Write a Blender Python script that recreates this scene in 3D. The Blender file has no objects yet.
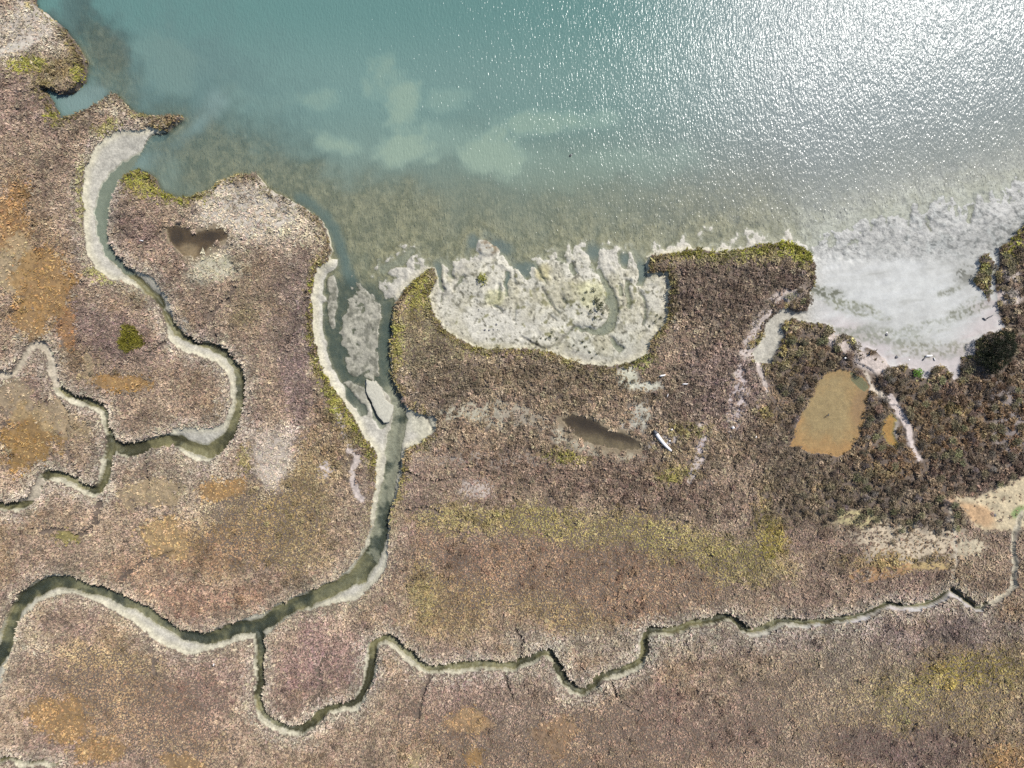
import bpy, math, random
import numpy as np
from mathutils import Vector

random.seed(7)
rng = np.random.default_rng(11)
S = 0.17                       # metres per plan unit (one plan unit = one step of the survey grid)
M = 100                        # margin of the detailed survey round the framed area
GW, GH = 1024 + 2*M, 768 + 2*M
CAM_H = 24.0/36.0*1024*S + 0.6
SUN_AZ = math.atan2(413.0, 392.0)
SUN_EL = math.radians(50.0)

scene = bpy.context.scene
COL = scene.collection

def wx(px): return (np.asarray(px, float) - 512.0)*S
def wy(py): return (384.0 - np.asarray(py, float))*S

# ------------------------------------------------------------------ noise and raster tools
def vnoise(x, y, seed):
    r = np.random.default_rng(seed).random((256, 256), dtype=np.float32)
    xi = np.floor(x).astype(np.int32); yi = np.floor(y).astype(np.int32)
    fx = (x - xi).astype(np.float32); fy = (y - yi).astype(np.float32)
    fx = fx*fx*(3 - 2*fx); fy = fy*fy*(3 - 2*fy)
    x0 = xi & 255; x1 = (xi + 1) & 255; y0 = yi & 255; y1 = (yi + 1) & 255
    a = r[y0, x0]*(1 - fx) + r[y0, x1]*fx
    b = r[y1, x0]*(1 - fx) + r[y1, x1]*fx
    return a*(1 - fy) + b*fy

def fbm(x, y, scale, octv, seed, gain=0.5):
    out = 0; amp = 1.0; tot = 0.0; f = 1.0/scale
    for k in range(octv):
        c, s = math.cos(k*0.9 + seed), math.sin(k*0.9 + seed)
        out = out + amp*(vnoise((x*c - y*s)*f + 17.3*k, (x*s + y*c)*f + 5.1*k, seed*31 + k) - 0.5)
        tot += amp; amp *= gain; f *= 2.03
    return out/tot*2.0            # about -1..1

PX, PY = np.meshgrid(np.arange(GW) - M, np.arange(GH) - M)
PX = PX.astype(np.float32); PY = PY.astype(np.float32)
# rough edges: the plan lines are read through a small irregular offset
WPX = PX + 2.2*fbm(PX, PY, 14, 3, 1) + 1.1*fbm(PX, PY, 4, 2, 2)
WPY = PY + 2.2*fbm(PX, PY, 14, 3, 3) + 1.1*fbm(PX, PY, 4, 2, 4)
BPX = PX + 18*fbm(PX, PY, 34, 4, 5, 0.65)
BPY = PY + 18*fbm(PX, PY, 34, 4, 6, 0.65)

def sstep(a, b, x):
    t = np.clip((x - a)/(b - a), 0, 1)
    return t*t*(3 - 2*t)

def raster(poly, ss=2):
    """fill a plan polygon on the ss-times finer grid"""
    p = np.asarray(poly, float); q = np.roll(p, -1, 0)
    m = np.zeros((GH*ss, GW*ss), bool)
    for j in range(GH*ss):
        y = (j + 0.5)/ss - 0.5 - M
        c = (p[:, 1] <= y) != (q[:, 1] <= y)
        if not c.any(): continue
        a, b = p[c], q[c]
        xs = np.sort(a[:, 0] + (y - a[:, 1])/(b[:, 1] - a[:, 1])*(b[:, 0] - a[:, 0]))
        for k in range(0, len(xs) - 1, 2):
            i0 = int(np.clip(math.ceil((xs[k] + 0.5 + M)*ss - 0.5), 0, GW*ss))
            i1 = int(np.clip(math.ceil((xs[k+1] + 0.5 + M)*ss - 0.5), 0, GW*ss))
            m[j, i0:i1] = True
    return m

def inside(poly, X=None, Y=None):
    X = WPX if X is None else X; Y = WPY if Y is None else Y
    m = raster(poly)
    i = np.clip(((X + M + 0.5)*2).astype(int), 0, GW*2 - 1)
    j = np.clip(((Y + M + 0.5)*2).astype(int), 0, GH*2 - 1)
    return m[j, i]

def blur(a, r):
    a = a.astype(np.float32)
    for _ in range(2):
        for ax in (0, 1):
            p = np.pad(a, [(r + 1, r) if k == ax else (0, 0) for k in (0, 1)], mode='edge')
            c = np.cumsum(p, axis=ax, dtype=np.float64)
            n = a.shape[ax]
            hi = np.take(c, range(2*r + 1, 2*r + 1 + n), axis=ax); lo = np.take(c, range(0, n), axis=ax)
            a = ((hi - lo)/(2*r + 1)).astype(np.float32)
    return a

def dist_to(mask, R=40):
    """distance in plan units to the nearest True cell, capped at R"""
    h, w = mask.shape; idx = np.arange(w)[None, :]
    f = np.maximum.accumulate(np.where(mask, idx, -9999), axis=1)
    b = np.minimum.accumulate(np.where(mask, idx, 99999)[:, ::-1], axis=1)[:, ::-1]
    g = np.minimum(np.minimum(idx - f, b - idx), R + 1).astype(np.float32)**2
    gp = np.pad(g, ((R, R), (0, 0)), constant_values=float((R + 1)**2))
    out = np.full((h, w), float((R + 1)**2), np.float32)
    for k in range(-R, R + 1):
        np.minimum(out, gp[R + k:R + k + h] + k*k, out=out)
    return np.minimum(np.sqrt(out), R)

def line_field(pts, X=None, Y=None, reach=45):
    """(distance to the line minus its local half width, half width) for a list of (x, y, halfwidth)"""
    X = WPX if X is None else X; Y = WPY if Y is None else Y
    d = np.full((GH, GW), 1e3, np.float32); hw = np.ones((GH, GW), np.float32)
    for (x0, y0, w0), (x1, y1, w1) in zip(pts[:-1], pts[1:]):
        i0 = int(max(0, min(x0, x1) + M - reach)); i1 = int(min(GW, max(x0, x1) + M + reach))
        j0 = int(max(0, min(y0, y1) + M - reach)); j1 = int(min(GH, max(y0, y1) + M + reach))
        if i1 <= i0 or j1 <= j0: continue
        xs = X[j0:j1, i0:i1]; ys = Y[j0:j1, i0:i1]
        L = (x1 - x0)**2 + (y1 - y0)**2 + 1e-6
        t = np.clip(((xs - x0)*(x1 - x0) + (ys - y0)*(y1 - y0))/L, 0, 1)
        w = w0 + (w1 - w0)*t
        dd = np.hypot(xs - x0 - t*(x1 - x0), ys - y0 - t*(y1 - y0)) - w
        s = d[j0:j1, i0:i1]; sel = dd < s
        s[sel] = dd[sel]; hw[j0:j1, i0:i1][sel] = w[sel]
    return d, hw

def smooth_line(pts, it=2):
    for _ in range(it):
        out = [pts[0]]
        for a, b in zip(pts[:-1], pts[1:]):
            out.append(tuple(0.75*a[k] + 0.25*b[k] for k in range(3)))
            out.append(tuple(0.25*a[k] + 0.75*b[k] for k in range(3)))
        out.append(pts[-1]); pts = out
    return pts

def wl(pts, w0, w1=None):
    w1 = w0 if w1 is None else w1
    n = len(pts)
    return smooth_line([(x, y, w0 + (w1 - w0)*k/(n - 1)) for k, (x, y) in enumerate(pts)])

EN1 = fbm(PX, PY, 24, 4, 7, .6); EN2 = fbm(PX, PY, 6, 3, 8, .6)
def ell(cx, cy, rx, ry, ang=0, soft=0.35):
    a = math.radians(ang); c, s = math.cos(a), math.sin(a)
    out = np.zeros((GH, GW), np.float32)
    R = max(rx, ry)*(1 + soft) + 16
    i0 = int(max(0, cx + M - R)); i1 = int(min(GW, cx + M + R)); j0 = int(max(0, cy + M - R)); j1 = int(min(GH, cy + M + R))
    k = min(1.0, min(rx, ry)/22.0)
    X = PX[j0:j1, i0:i1]*(1-k) + BPX[j0:j1, i0:i1]*k - cx; Y = PY[j0:j1, i0:i1]*(1-k) + BPY[j0:j1, i0:i1]*k - cy
    d = np.hypot((X*c + Y*s)/rx, (-X*s + Y*c)/ry) + k*(0.42*EN1[j0:j1, i0:i1] + 0.22*EN2[j0:j1, i0:i1])
    out[j0:j1, i0:i1] = 1 - sstep(1 - soft, 1 + soft, d)
    return out

def lin(c):
    c = np.asarray(c, float)/255.0
    return np.where(c <= 0.04045, c/12.92, ((c + 0.055)/1.055)**2.4)

# ------------------------------------------------------------------ the plan: shore, creeks, flats
C1_LEFT = [(175,125),(165,131),(150,129),(132,129),(120,131),(107,137),(97,145),(92,156),(87,166),(84,180),(82,192),(84,212),(84,232),(88,254),(97,269),(112,279),(127,284),(140,289),(152,299),(161,309),(164,322),(168,334),(173,345),(185,352),(200,357),(217,364),(227,373),(231,384),(231,404),(227,414),(224,424),(214,427),(200,428),(185,427),(176,429),(172,433),(160,436),(140,441),(125,443),(117,439),(111,426),(109,411),(100,402),(90,398),(75,397)]
C1_RIGHT = [(75,402),(90,403),(100,409),(104,420),(106,436),(108,447),(109,471),(110,491),(106,499),(112,485),(114,470),(114,458),(118,453),(125,456),(142,455),(157,449),(172,446),(185,454),(195,461),(210,460),(225,449),(235,434),(242,416),(244,399),(246,384),(244,372),(237,362),(225,348),(215,341),(197,342),(185,333),(175,322),(172,304),(165,292),(155,279),(142,272),(127,264),(117,254),(111,242),(107,224),(111,210),(114,195),(118,182),(125,174),(135,170),(145,171),(155,179)]
CREEK1 = C1_LEFT + C1_RIGHT
UP_ISLE = [(30,-300),(35,0),(38,8),(45,11),(56,20),(65,30),(75,41),(81,50),(86,62),(86,72),(84,82),(80,90),(72,97),(62,96),(50,93),(44,90),(39,87),(41,91),(50,98),(54,102),(57,110),(60,119),(66,117),(72,115),(80,112),(95,104),(107,96),(115,94),(122,101),(132,110),(150,116),(165,116),(180,114),(183,117),(175,125),(165,131),(150,135)]
ISLE = [(125,176),(135,170),(145,171),(155,179),(160,190),(172,195),(190,198),(203,193),(217,185),(230,177),(240,172),(256,174),(273,192),(301,206),(321,220),(328,234),(331,250),(327,262),(319,268),(316,277),(313,292),(313,312),(314,332),(317,352),(322,367),(328,377),(331,384),(341,399),(353,416),(363,434),(373,446),(378,456),(376,471),(375,489),(372,509),(370,529),(366,544),(358,556),(348,569),(338,578),(318,586),(293,596),(276,603),(263,613)]
MAIN_TOP = [(255,615),(237,621),(220,627),(200,632),(187,630),(172,621),(160,613),(147,605),(130,597),(110,587),(87,580),(70,576),(60,574),(47,575),(32,582),(20,590),(12,601),(5,618),(0,631),(-14,652),(-40,690),(-140,760)]
MAIN_BOT = [(-140,830),(-30,735),(0,686),(7,668),(13,648),(17,631),(25,616),(40,602),(55,596),(70,593),(85,596),(105,606),(120,613),(135,623),(150,636),(165,646),(180,652),(192,655),(210,651),(225,646),(240,641),(250,638)]
MAIN_RIGHT = [(262,642),(273,630),(288,618),(303,611),(321,607),(341,603),(356,600),(368,591),(377,582),(386,571),(388,559),(388,544),(390,524),(393,506),(397,494),(401,479),(403,461),(406,449),(418,445),(428,438),(436,429),(437,419),(426,414),(411,411),(405,403),(400,391),(396,384),(393,377),(391,357),(391,337),(392,317),(396,304),(403,292),(416,279),(428,269),(434,268),(436,280),(429,297),(436,314),(446,332),(461,339),(473,347),(490,349),(512,348),(549,352),(574,361),(599,366),(622,364),(637,361),(648,353),(652,339),(664,327),(668,312),(667,297),(671,284),(668,271),(649,272),(648,264),(654,254),(672,253),(692,249),(719,252),(744,248),(767,243),(788,241),(803,247),(812,257),(814,269),(815,279),(810,292),(808,311),(795,312),(785,306),(774,313),(766,323),(763,334),(759,345),(752,354),(756,363),(768,364),(774,359),(779,348),(783,335),(782,327),(787,320),(795,318),(807,322),(815,323),(824,323),(832,327),(834,335),(846,335),(852,337),(856,349),(863,352),(866,347),(873,351),(883,358),(889,368),(898,365),(908,369),(919,373),(919,380),(926,379),(931,368),(942,367),(948,372),(950,379),(957,378),(959,361),(965,355),(973,355),(973,343),(983,335),(989,331),(997,333),(1005,327),(1000,319),(999,316),(997,304),(995,287),(995,276),(999,268),(998,254),(1004,244),(1015,235),(1022,226),(1060,190),(1200,90),(1300,-300)]
BAY = UP_ISLE + ISLE + MAIN_TOP + MAIN_BOT + MAIN_RIGHT
GREEN_POINT = [(978,258),(987,254),(995,262),(992,271),(990,287),(991,302),(988,304),(985,296),(977,289),(973,280),(977,273)]
ESTUARY = [(255,386),(440,394),(450,460),(400,600),(300,640),(250,665),(-200,800),(-200,560),(250,590)]
MUD_BLOCK = [(366,379),(370,381),(375,380.6),(381,387),(386,400),(394,406),(392,415),(389,422.5),(384,423),(377.5,416),(372.5,405),(366,391)]

# wet beds: (x, y) centre lines with half widths
WET = [
 wl([(205,118),(197,125),(180,140),(160,150),(140,160),(122,170),(110,180),(104,192),(101,207),(101,227),(105,247),(114,259),(126,270)], 8.5, 5),
 wl([(126,270),(137,279),(149,291),(158,300),(163,312),(169,323),(176,332),(190,342),(212,346)], 3.6, 3.0),
 wl([(212,346),(225,353),(235,364),(239,377),(240,389),(239,409),(233,429),(222,444),(207,453),(192,447),(175,440),(155,444),(135,450),(120,447),(111,440)], 4.5, 6),
 wl([(111,440),(107,424),(106,411),(99,404),(85,400),(67,394),(59,388),(55,377),(54,357),(47,345),(37,342),(29,348),(24,362),(15,373),(4,374),(-20,366),(-120,350)], 2.6, 2.2),
 wl([(112,442),(110,452),(107,465),(105,479),(101,490),(90,490),(75,481),(57,474),(47,473),(41,484),(35,496),(22,505),(10,507),(-10,503),(-120,480)], 3.6, 3.0),
 wl([(47,88),(52,96),(64,102),(78,103),(92,95),(103,82)], 2.5, 9),
 wl([(358,576),(338,587),(318,595),(296,605),(278,613),(266,623),(256,628)], 6, 6.5),
 wl([(256,628),(243,628),(230,632),(212,638),(200,640),(186,636),(170,627),(155,617),(140,607),(122,599),(102,591),(80,585),(57,581),(37,588),(22,598),(14,611),(10,626),(2,651),(-25,690),(-140,790)], 5.5, 6),
 wl([(385,340),(384,355),(385,367),(388,380),(394,392),(398,404),(399,418),(395,440),(391,471),(386,491),(384,509),(380,529),(376,547),(367,562),(357,577)], 6.5, 8),
 wl([(387,296),(387,304),(386,320),(385,342)], 8, 6.5),
 wl([(256,628),(261,640),(260,658),(261,676),(259,696),(261,711),(271,721),(286,727),(300,731),(313,724),(323,712),(338,706),(353,705),(362,697),(368,679),(372,663),(372,650),(378,641),(388,638),(398,643),(408,653),(421,664),(431,669),(446,667),(466,665),(486,664),(511,666),(527,660),(542,652),(551,653),(557,663),(562,677),(572,687),(584,692),(592,686),(599,677),(617,673),(632,668),(642,661),(646,651),(645,637),(652,629),(664,631),(679,630),(692,622),(709,621),(727,616),(734,617),(744,627),(754,632),(768,627)], 3.6, 2.8),
 wl([(768,627),(776,621),(793,620),(813,622),(833,620),(853,617),(868,613),(878,607),(890,602),(910,606),(923,605),(943,596),(953,588)], 2.6, 1.9),
 wl([(953,588),(965,600),(978,610),(986,603)], 1.9, 1.2),
 wl([(-110,785),(-40,768),(0,760),(6,757),(14,757),(23,762),(30,764),(38,761),(45,760),(52,764),(58,763)], 1.7, .9),
]
NARROW_FROM = 10               # WET entries from here on carry their own bank margin (no traced bank polygon)
MARGIN_LINES = [4, 3, 10, 11, 12]
RILLS = [
 wl([(66,426),(70,446),(72,461),(80,476)], 0.9), wl([(146,456),(147,466),(150,484),(147,491)], 0.9),
 wl([(102,501),(100,519),(85,536),(62,529),(45,531)], 1.3), wl([(217,340),(214,322),(212,314),(220,306),(232,298),(236,287)], 1.0),
 wl([(431,672),(423,696),(418,716)], 1.0),
 wl([(507,670),(507,686),(512,695)], 0.8), wl([(521,660),(521,640),(516,630)], 0.8),
 wl([(330,652),(318,668),(322,690),(310,705)], .6), wl([(610,676),(618,700),(640,712)], .6), wl([(150,640),(160,665),(150,690)], .6), wl([(120,585),(140,560),(175,552)], .6), wl([(170,340),(150,352),(140,372)], .6), wl([(60,400),(70,415),(66,426)], .7), wl([(404,470),(430,482),(455,478)], .7), wl([(405,512),(425,506),(440,512)], .6),
 wl([(986,603),(1005,593),(1013,586),(1011,575),(1014,559),(1011,539),(1015,526),(1024,505),(1060,480)], 1.2),
]
GULLIES = [
 wl([(436,262),(438,271),(439,282),(442,291)], 3.2, 2.0), wl([(442,291),(441,301)], 1.0), wl([(450,264),(449,275),(453,279)], 2.0, 1.6),
 wl([(441,259),(451,266)], 2.5, 2), wl([(462,278),(456,284),(453,289)], 2, 1.4), wl([(500,285),(500,294),(498,301),(490,304)], 2.0, 1.0),
 wl([(494,306),(502,312)], 1.2), wl([(508,272),(507,284),(507,296)], 3.4, 1.6), wl([(516,305),(515,320)], 0.9),
 wl([(537,266),(541,276),(547,283)], 1.5, 1.1), wl([(543,288),(549,299),(555,309),(559,313)], 1.1, 1.5), wl([(551,316),(556,321)], 0.9),
 wl([(563,299),(565,303)], 1.1), wl([(571,265),(576,273)], 2.5, 2), wl([(610,300),(615,310),(614,320),(610,328),(601,332),(594,332),(584,330),(574,328)], 6, 2.0),
 wl([(574,328),(569,332),(562,341),(549,350),(537,347),(529,343),(522,337)], 1.4, 0.8), wl([(612,302),(609,290),(605,281),(599,270)], 4, 2.2),
 wl([(630,308),(630,299),(627,291),(628,280)], 3.2, 2), wl([(621,294),(620,285)], 2), wl([(644,323),(645,311),(646,300),(642,291)], 1.6),
 wl([(634,250),(640,260),(643,268),(642,280)], 2.5, 4.2), wl([(625,255),(625,264)], 3), wl([(593,244),(595,260)], 4.2, 3),
 wl([(612,338),(616,344),(621,349)], 2, 3.4), wl([(472,236),(469,248),(468,258)], 4, 2.4), wl([(486,234),(498,243),(506,252),(512,261),(521,267),(528,276)], 4.5, 3),
 wl([(355,382),(367,371)], 1.3), wl([(341,388),(352,399),(362,412)], 5, 4), wl([(372,398),(376,412),(381,424)], 4.5, 4),
 wl([(383,268),(400,262),(412,250)], 4, 3), wl([(420,410),(428,419),(434,433)], 0.8), wl([(974,208),(972,222)], 3.0, 2.2), wl([(928,222),(932,229)], 0.9),
]

bay_m = inside(BAY); c1_m = inside(CREEK1)
wet_d = np.full((GH, GW), 1e3, np.float32); wet_w = np.ones((GH, GW), np.float32)
own_m = np.zeros((GH, GW), bool)
for k, ln in enumerate(WET):
    d, w = line_field(ln); d = d + np.minimum(w, 5)*(.45*EN1 + .25*EN2)
    sel = d < wet_d; wet_d[sel] = d[sel]; wet_w[sel] = w[sel]
    if k in MARGIN_LINES or k >= NARROW_FROM:
        sh = [(x - 1.2, y + 1.4, ww) for x, y, ww in ln]
        d2, _ = line_field(sh)
        own_m |= (d2 < 1.7 + 2.6*EN1 + 1.2*EN2) | (d < 0.7)
rill_d = np.full((GH, GW), 1e3, np.float32)
for ln in RILLS:
    d, w = line_field(ln); rill_d = np.minimum(rill_d, d)
gul_d = np.full((GH, GW), 1e3, np.float32); gul_w = np.ones((GH, GW), np.float32)
for ln in GULLIES:
    d, w = line_field(ln); d = d + np.minimum(w, 3)*(0.55*EN2 + 0.45*EN1); sel = d < gul_d; gul_d[sel] = d[sel]; gul_w[sel] = w[sel]

bare_c = bay_m | c1_m | own_m | inside([(40,87),(50,92),(62,95),(75,92),(86,80),(95,100),(70,115),(58,113),(52,100)])
green_pt = inside(GREEN_POINT)
bare_c &= ~green_pt
VEG = ~bare_c
d_nv = dist_to(VEG, 60)              # in the bare ground: distance to the plants
d_in = dist_to(bare_c, 40)           # among the plants: distance to the bare ground
bay_open = bay_m & ~inside(ESTUARY, PX, PY)
d_bay = dist_to(bay_m, 40)
est = blur(inside(ESTUARY, PX, PY), 6)

# ------------------------------------------------------------------ heights
n_big = fbm(PX, PY, 70, 3, 21); n_mid = fbm(PX, PY, 16, 4, 22); n_fin = fbm(PX, PY, 5, 3, 23)
xw = [-200, 0, 150, 250, 330, 365, 400, 440, 480, 520, 560, 600, 640, 700, 760, 815, 850, 900, 960, 1024, 1200]
yw = [300, 290, 290, 290, 290, 290, 268, 262, 250, 266, 252, 254, 256, 244, 236, 240, 230, 214, 203, 186, 110]
line_y = np.interp(PX, xw, yw).astype(np.float32) + 5*n_mid
up = PY - line_y                                   # positive: landward of the water's edge
zb = np.where(up > 0, np.minimum(0.007*up, 0.22 + 0.001*up), np.where(up > -60, 0.009*up, -0.54 + 0.0115*(up + 60)))
zb = zb + (0.20*fbm(PX*1.25, PY*.8, 11, 4, 24, .6) + 0.10*n_fin*(1 - .8*sstep(800, 835, PX)*sstep(250, 268, PY)))*sstep(-90, -10, up)*(1 - 0.8*sstep(22, 48, up))
# shallow algae shelf off the left-hand islands
shelf = np.maximum.reduce([ell(215,150,75,45,25,0.6), ell(105,60,28,60,-20,0.6), ell(280,190,70,40,20,.6), ell(370,220,70,40,0,.5)])
zb = zb*(1 - 0.75*shelf) + (-0.24 + 0.12*n_mid + 0.10*n_fin)*0.75*shelf
# the estuary throat: mud just about at water level
throat = ell(358,335,42,66,0,0.15)
lobe = np.maximum(ell(363,339,20,47,-4,.3), np.maximum(ell(331,300,5,30,0,.3), ell(348,395,12,16,30,.4)))
n_thr = fbm(PX, PY, 9, 4, 25, .65)
zb = zb*(1 - throat) + (-0.14 + 0.22*lobe + 0.15*n_thr + 0.08*n_fin)*throat
frag = ell(397,264,26,15,-15,.4)
zb = zb*(1 - frag) + (-0.05 + 0.26*fbm(PX, PY, 5, 3, 58, .6))*frag
zb = zb + 0.16*fbm(PX, PY, 5.5, 3, 59, .6)*sstep(55, 25, up)*sstep(-15, 5, up)*ell(550,275,130,40,0,.2)
# beach on the right rises inland
beach = sstep(25.0, 60.0, up)*sstep(790, 830, PX)
SM = sstep(800, 835, PX)*sstep(250, 268, PY + 5*n_mid)
zb = zb + 0.05*fbm(PX, PY, 3.6, 2, 56)*sstep(-10, 10, up)*(1 - .85*SM)
zb = zb + beach*(0.004*np.clip(up - 20, 0, 160)) - beach*0.02*n_mid
# lumpy hummocks at the seaward edge of the white flat
hum = np.zeros((GH, GW), np.float32)
for cx, cy, rx, ry, h in [(487,247,13,10,.5),(484,275,20,18,.35),(517,275,5,8,.45),(446,283,7,9,.45),(461,268,9,10,.4),(545,272,9,9,.4),(580,262,10,9,.3),(585,300,20,22,.35),(663,262,10,8,.5),(410,262,4,8,.3),(400,272,12,5,.2),(605,262,8,10,.15),(545,340,22,12,.2),(590,350,20,12,.2)]:
    hum = np.maximum(hum, h*ell(cx, cy, rx, ry, 0, 0.3))
zb = zb + hum*(0.8 + 0.5*n_mid)
# creek banks: from the wet bed up to the scrub edge
dw = np.maximum(wet_d, 0)
t = dw/(dw + d_nv + 0.01)
wetin = np.clip(-wet_d/np.maximum(wet_w, 0.5), 0, 1)
zc = np.where(wet_d > 0, -0.03 + 0.62*t**0.8 + 0.02*n_fin, -0.06 - 0.34*wetin + 0.10*n_mid)
zc_est = np.where(wet_d > 0, np.clip(0.02 + 0.02*dw, 0, .14) + 0.45*np.exp(-d_nv/5.0) + 0.05*n_mid, -0.02 - 0.14*wetin + 0.10*n_mid)
in_creek = (c1_m | own_m) & ~bay_m
PYN = PY + 22*EN1 + 6*EN2
low = inside(ESTUARY, PX, PY) & bay_m & (PYN > 552)
zn = zb*(1 - est) + zc_est*est
zn = np.where(low | in_creek, zc, zn)
zn = np.where((wet_d < 0) & ~(low | in_creek) & ~(PY < 300), np.minimum(zn, zc), zn)
zn = np.where((wet_d < 2) & (PY < 300) & ~in_creek & (PX < 220), np.minimum(zn, np.where(wet_d < 0, -0.30 - 0.3*wetin, -0.1)), zn)
g_in = sstep(2.0, -1.6, gul_d)
zn = zn*(1 - g_in) + np.minimum(zn, -0.03 - 0.03*gul_w)*g_in
# the pale bank down the left side of the channel mouth stands high
bank = bay_m & (PX < 345) & (PY > 258) & (PY < 470)
zn = np.where(bank, np.maximum(zn, 0.85 - 0.11*np.maximum(d_nv - 1.0, 0)*np.where(PX < 500, 1, 1)), zn)
zv = 1.12 + 0.14*n_big + 0.05*n_mid + 0.22*fbm(PX, PY, 8, 3, 28)
zv = zv - 0.22*sstep(14, 0, d_in)*(0.6 + 0.4*n_mid)
zv = np.where(rill_d < 1.5, zv - 0.45*sstep(1.5, -0.5, rill_d), zv)
# the scrubby rise above the beach
rise = np.maximum(ell(930,430,120,80,10,.5), ell(740,290,70,45,0,.4))
zv = zv + 0.25*rise

PONDS = {
 'orange': [(826,371),(831,370),(846,371),(853,373),(864,377),(869,386),(867.5,395),(864.5,410),(861,429),(855,441),(850,450),(843,453),(835,456),(826,455),(817,452),(808,453),(799,447),(789,446),(790.5,438),(793.5,428),(799.5,416),(805.5,410),(807,401),(812,392),(814,384),(823,378)],
 'yellow': [(885,417),(890.6,414),(894,417.5),(893,424),(892,429),(892,433),(895,440),(897.5,445),(896,448),(892.5,447),(887.5,442.5),(884,437.5),(881,432.5),(880.6,427.5),(882.5,421)],
 'dark': [(560,418),(570,415),(582,416),(592,420),(600,424),(612,431),(624,434),(632,437),(642,443),(636,448),(622,449),(612,448),(597,444),(582,440),(573,432)],
 'heart': [(167,229),(175,225),(185,227),(197,233),(212,229),(227,231),(229,238),(217,244),(207,252),(197,258),(187,257),(175,247),(170,239)],
}
pond_m = {k: inside(p) for k, p in PONDS.items()}
anyp = np.zeros((GH, GW), bool)
for m in pond_m.values(): anyp |= m
d_p = dist_to(anyp, 14)
zv = np.where((d_p < 10) & ~anyp, np.clip(zv, 1.02, 1.12), zv)
for k, dep in (('orange', .18), ('yellow', .10), ('dark', .30), ('heart', .20)):
    e = dist_to(~pond_m[k], 20) + 3*EN1
    zv = np.where(pond_m[k], 0.93 - dep*sstep(0, 9, e) + 0.03*n_fin, zv)
Z = np.where(VEG, zv, np.minimum(zn, 1.0))
vb = blur(VEG, 1)
Zs = blur(Z, 1)
edge = (np.abs(vb - 0.5) < 0.45)
Z = np.where(edge, Zs, Z).astype(np.float32)
Z = np.where(green_pt, 0.8 + 0.1*n_mid, Z)

# ------------------------------------------------------------------ colours of ground and plants (as they look; turned into reflectance below)
def full(c): return np.broadcast_to(np.asarray(c, np.float32), (GH, GW, 3)).copy()
def mix(A, c, w):
    w = np.clip(w, 0, 1)[..., None]
    return A*(1 - w) + np.asarray(c, np.float32)*w

P_ = full((157, 136, 115))              # plants
G_ = full((118, 103, 90))               # litter and soil between them
D_ = np.ones((GH, GW), np.float32)      # plant cover
R_ = np.full((GH, GW), 1.0, np.float32) # plant size

def tint(w, c, s=0.8):
    global P_
    P_ = mix(P_, c, w*s)
def open_(w, c, cover, s=1.0):
    global G_, D_
    G_ = mix(G_, c, w*s); D_ *= 1 - w*(1 - cover)

PALE = (208,195,172); GREY = (178,168,150); YG = (164,150,92); OLV = (140,124,78); ORA = (176,136,80); RUST = (148,118,92); DBR = (112,95,72); PINK = (208,193,182); TAN = (182,160,122)
tint(sstep(-0.1, 0.5, fbm(PX, PY, 90, 4, 31)), (144,119,109), 0.7)
tint(sstep(0.0, 0.5, fbm(PX, PY, 60, 4, 32)), (166,146,124), 0.5)
tint(sstep(0.15, 0.5, fbm(PX, PY, 35, 4, 33)), (150,124,92), 0.5)
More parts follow.
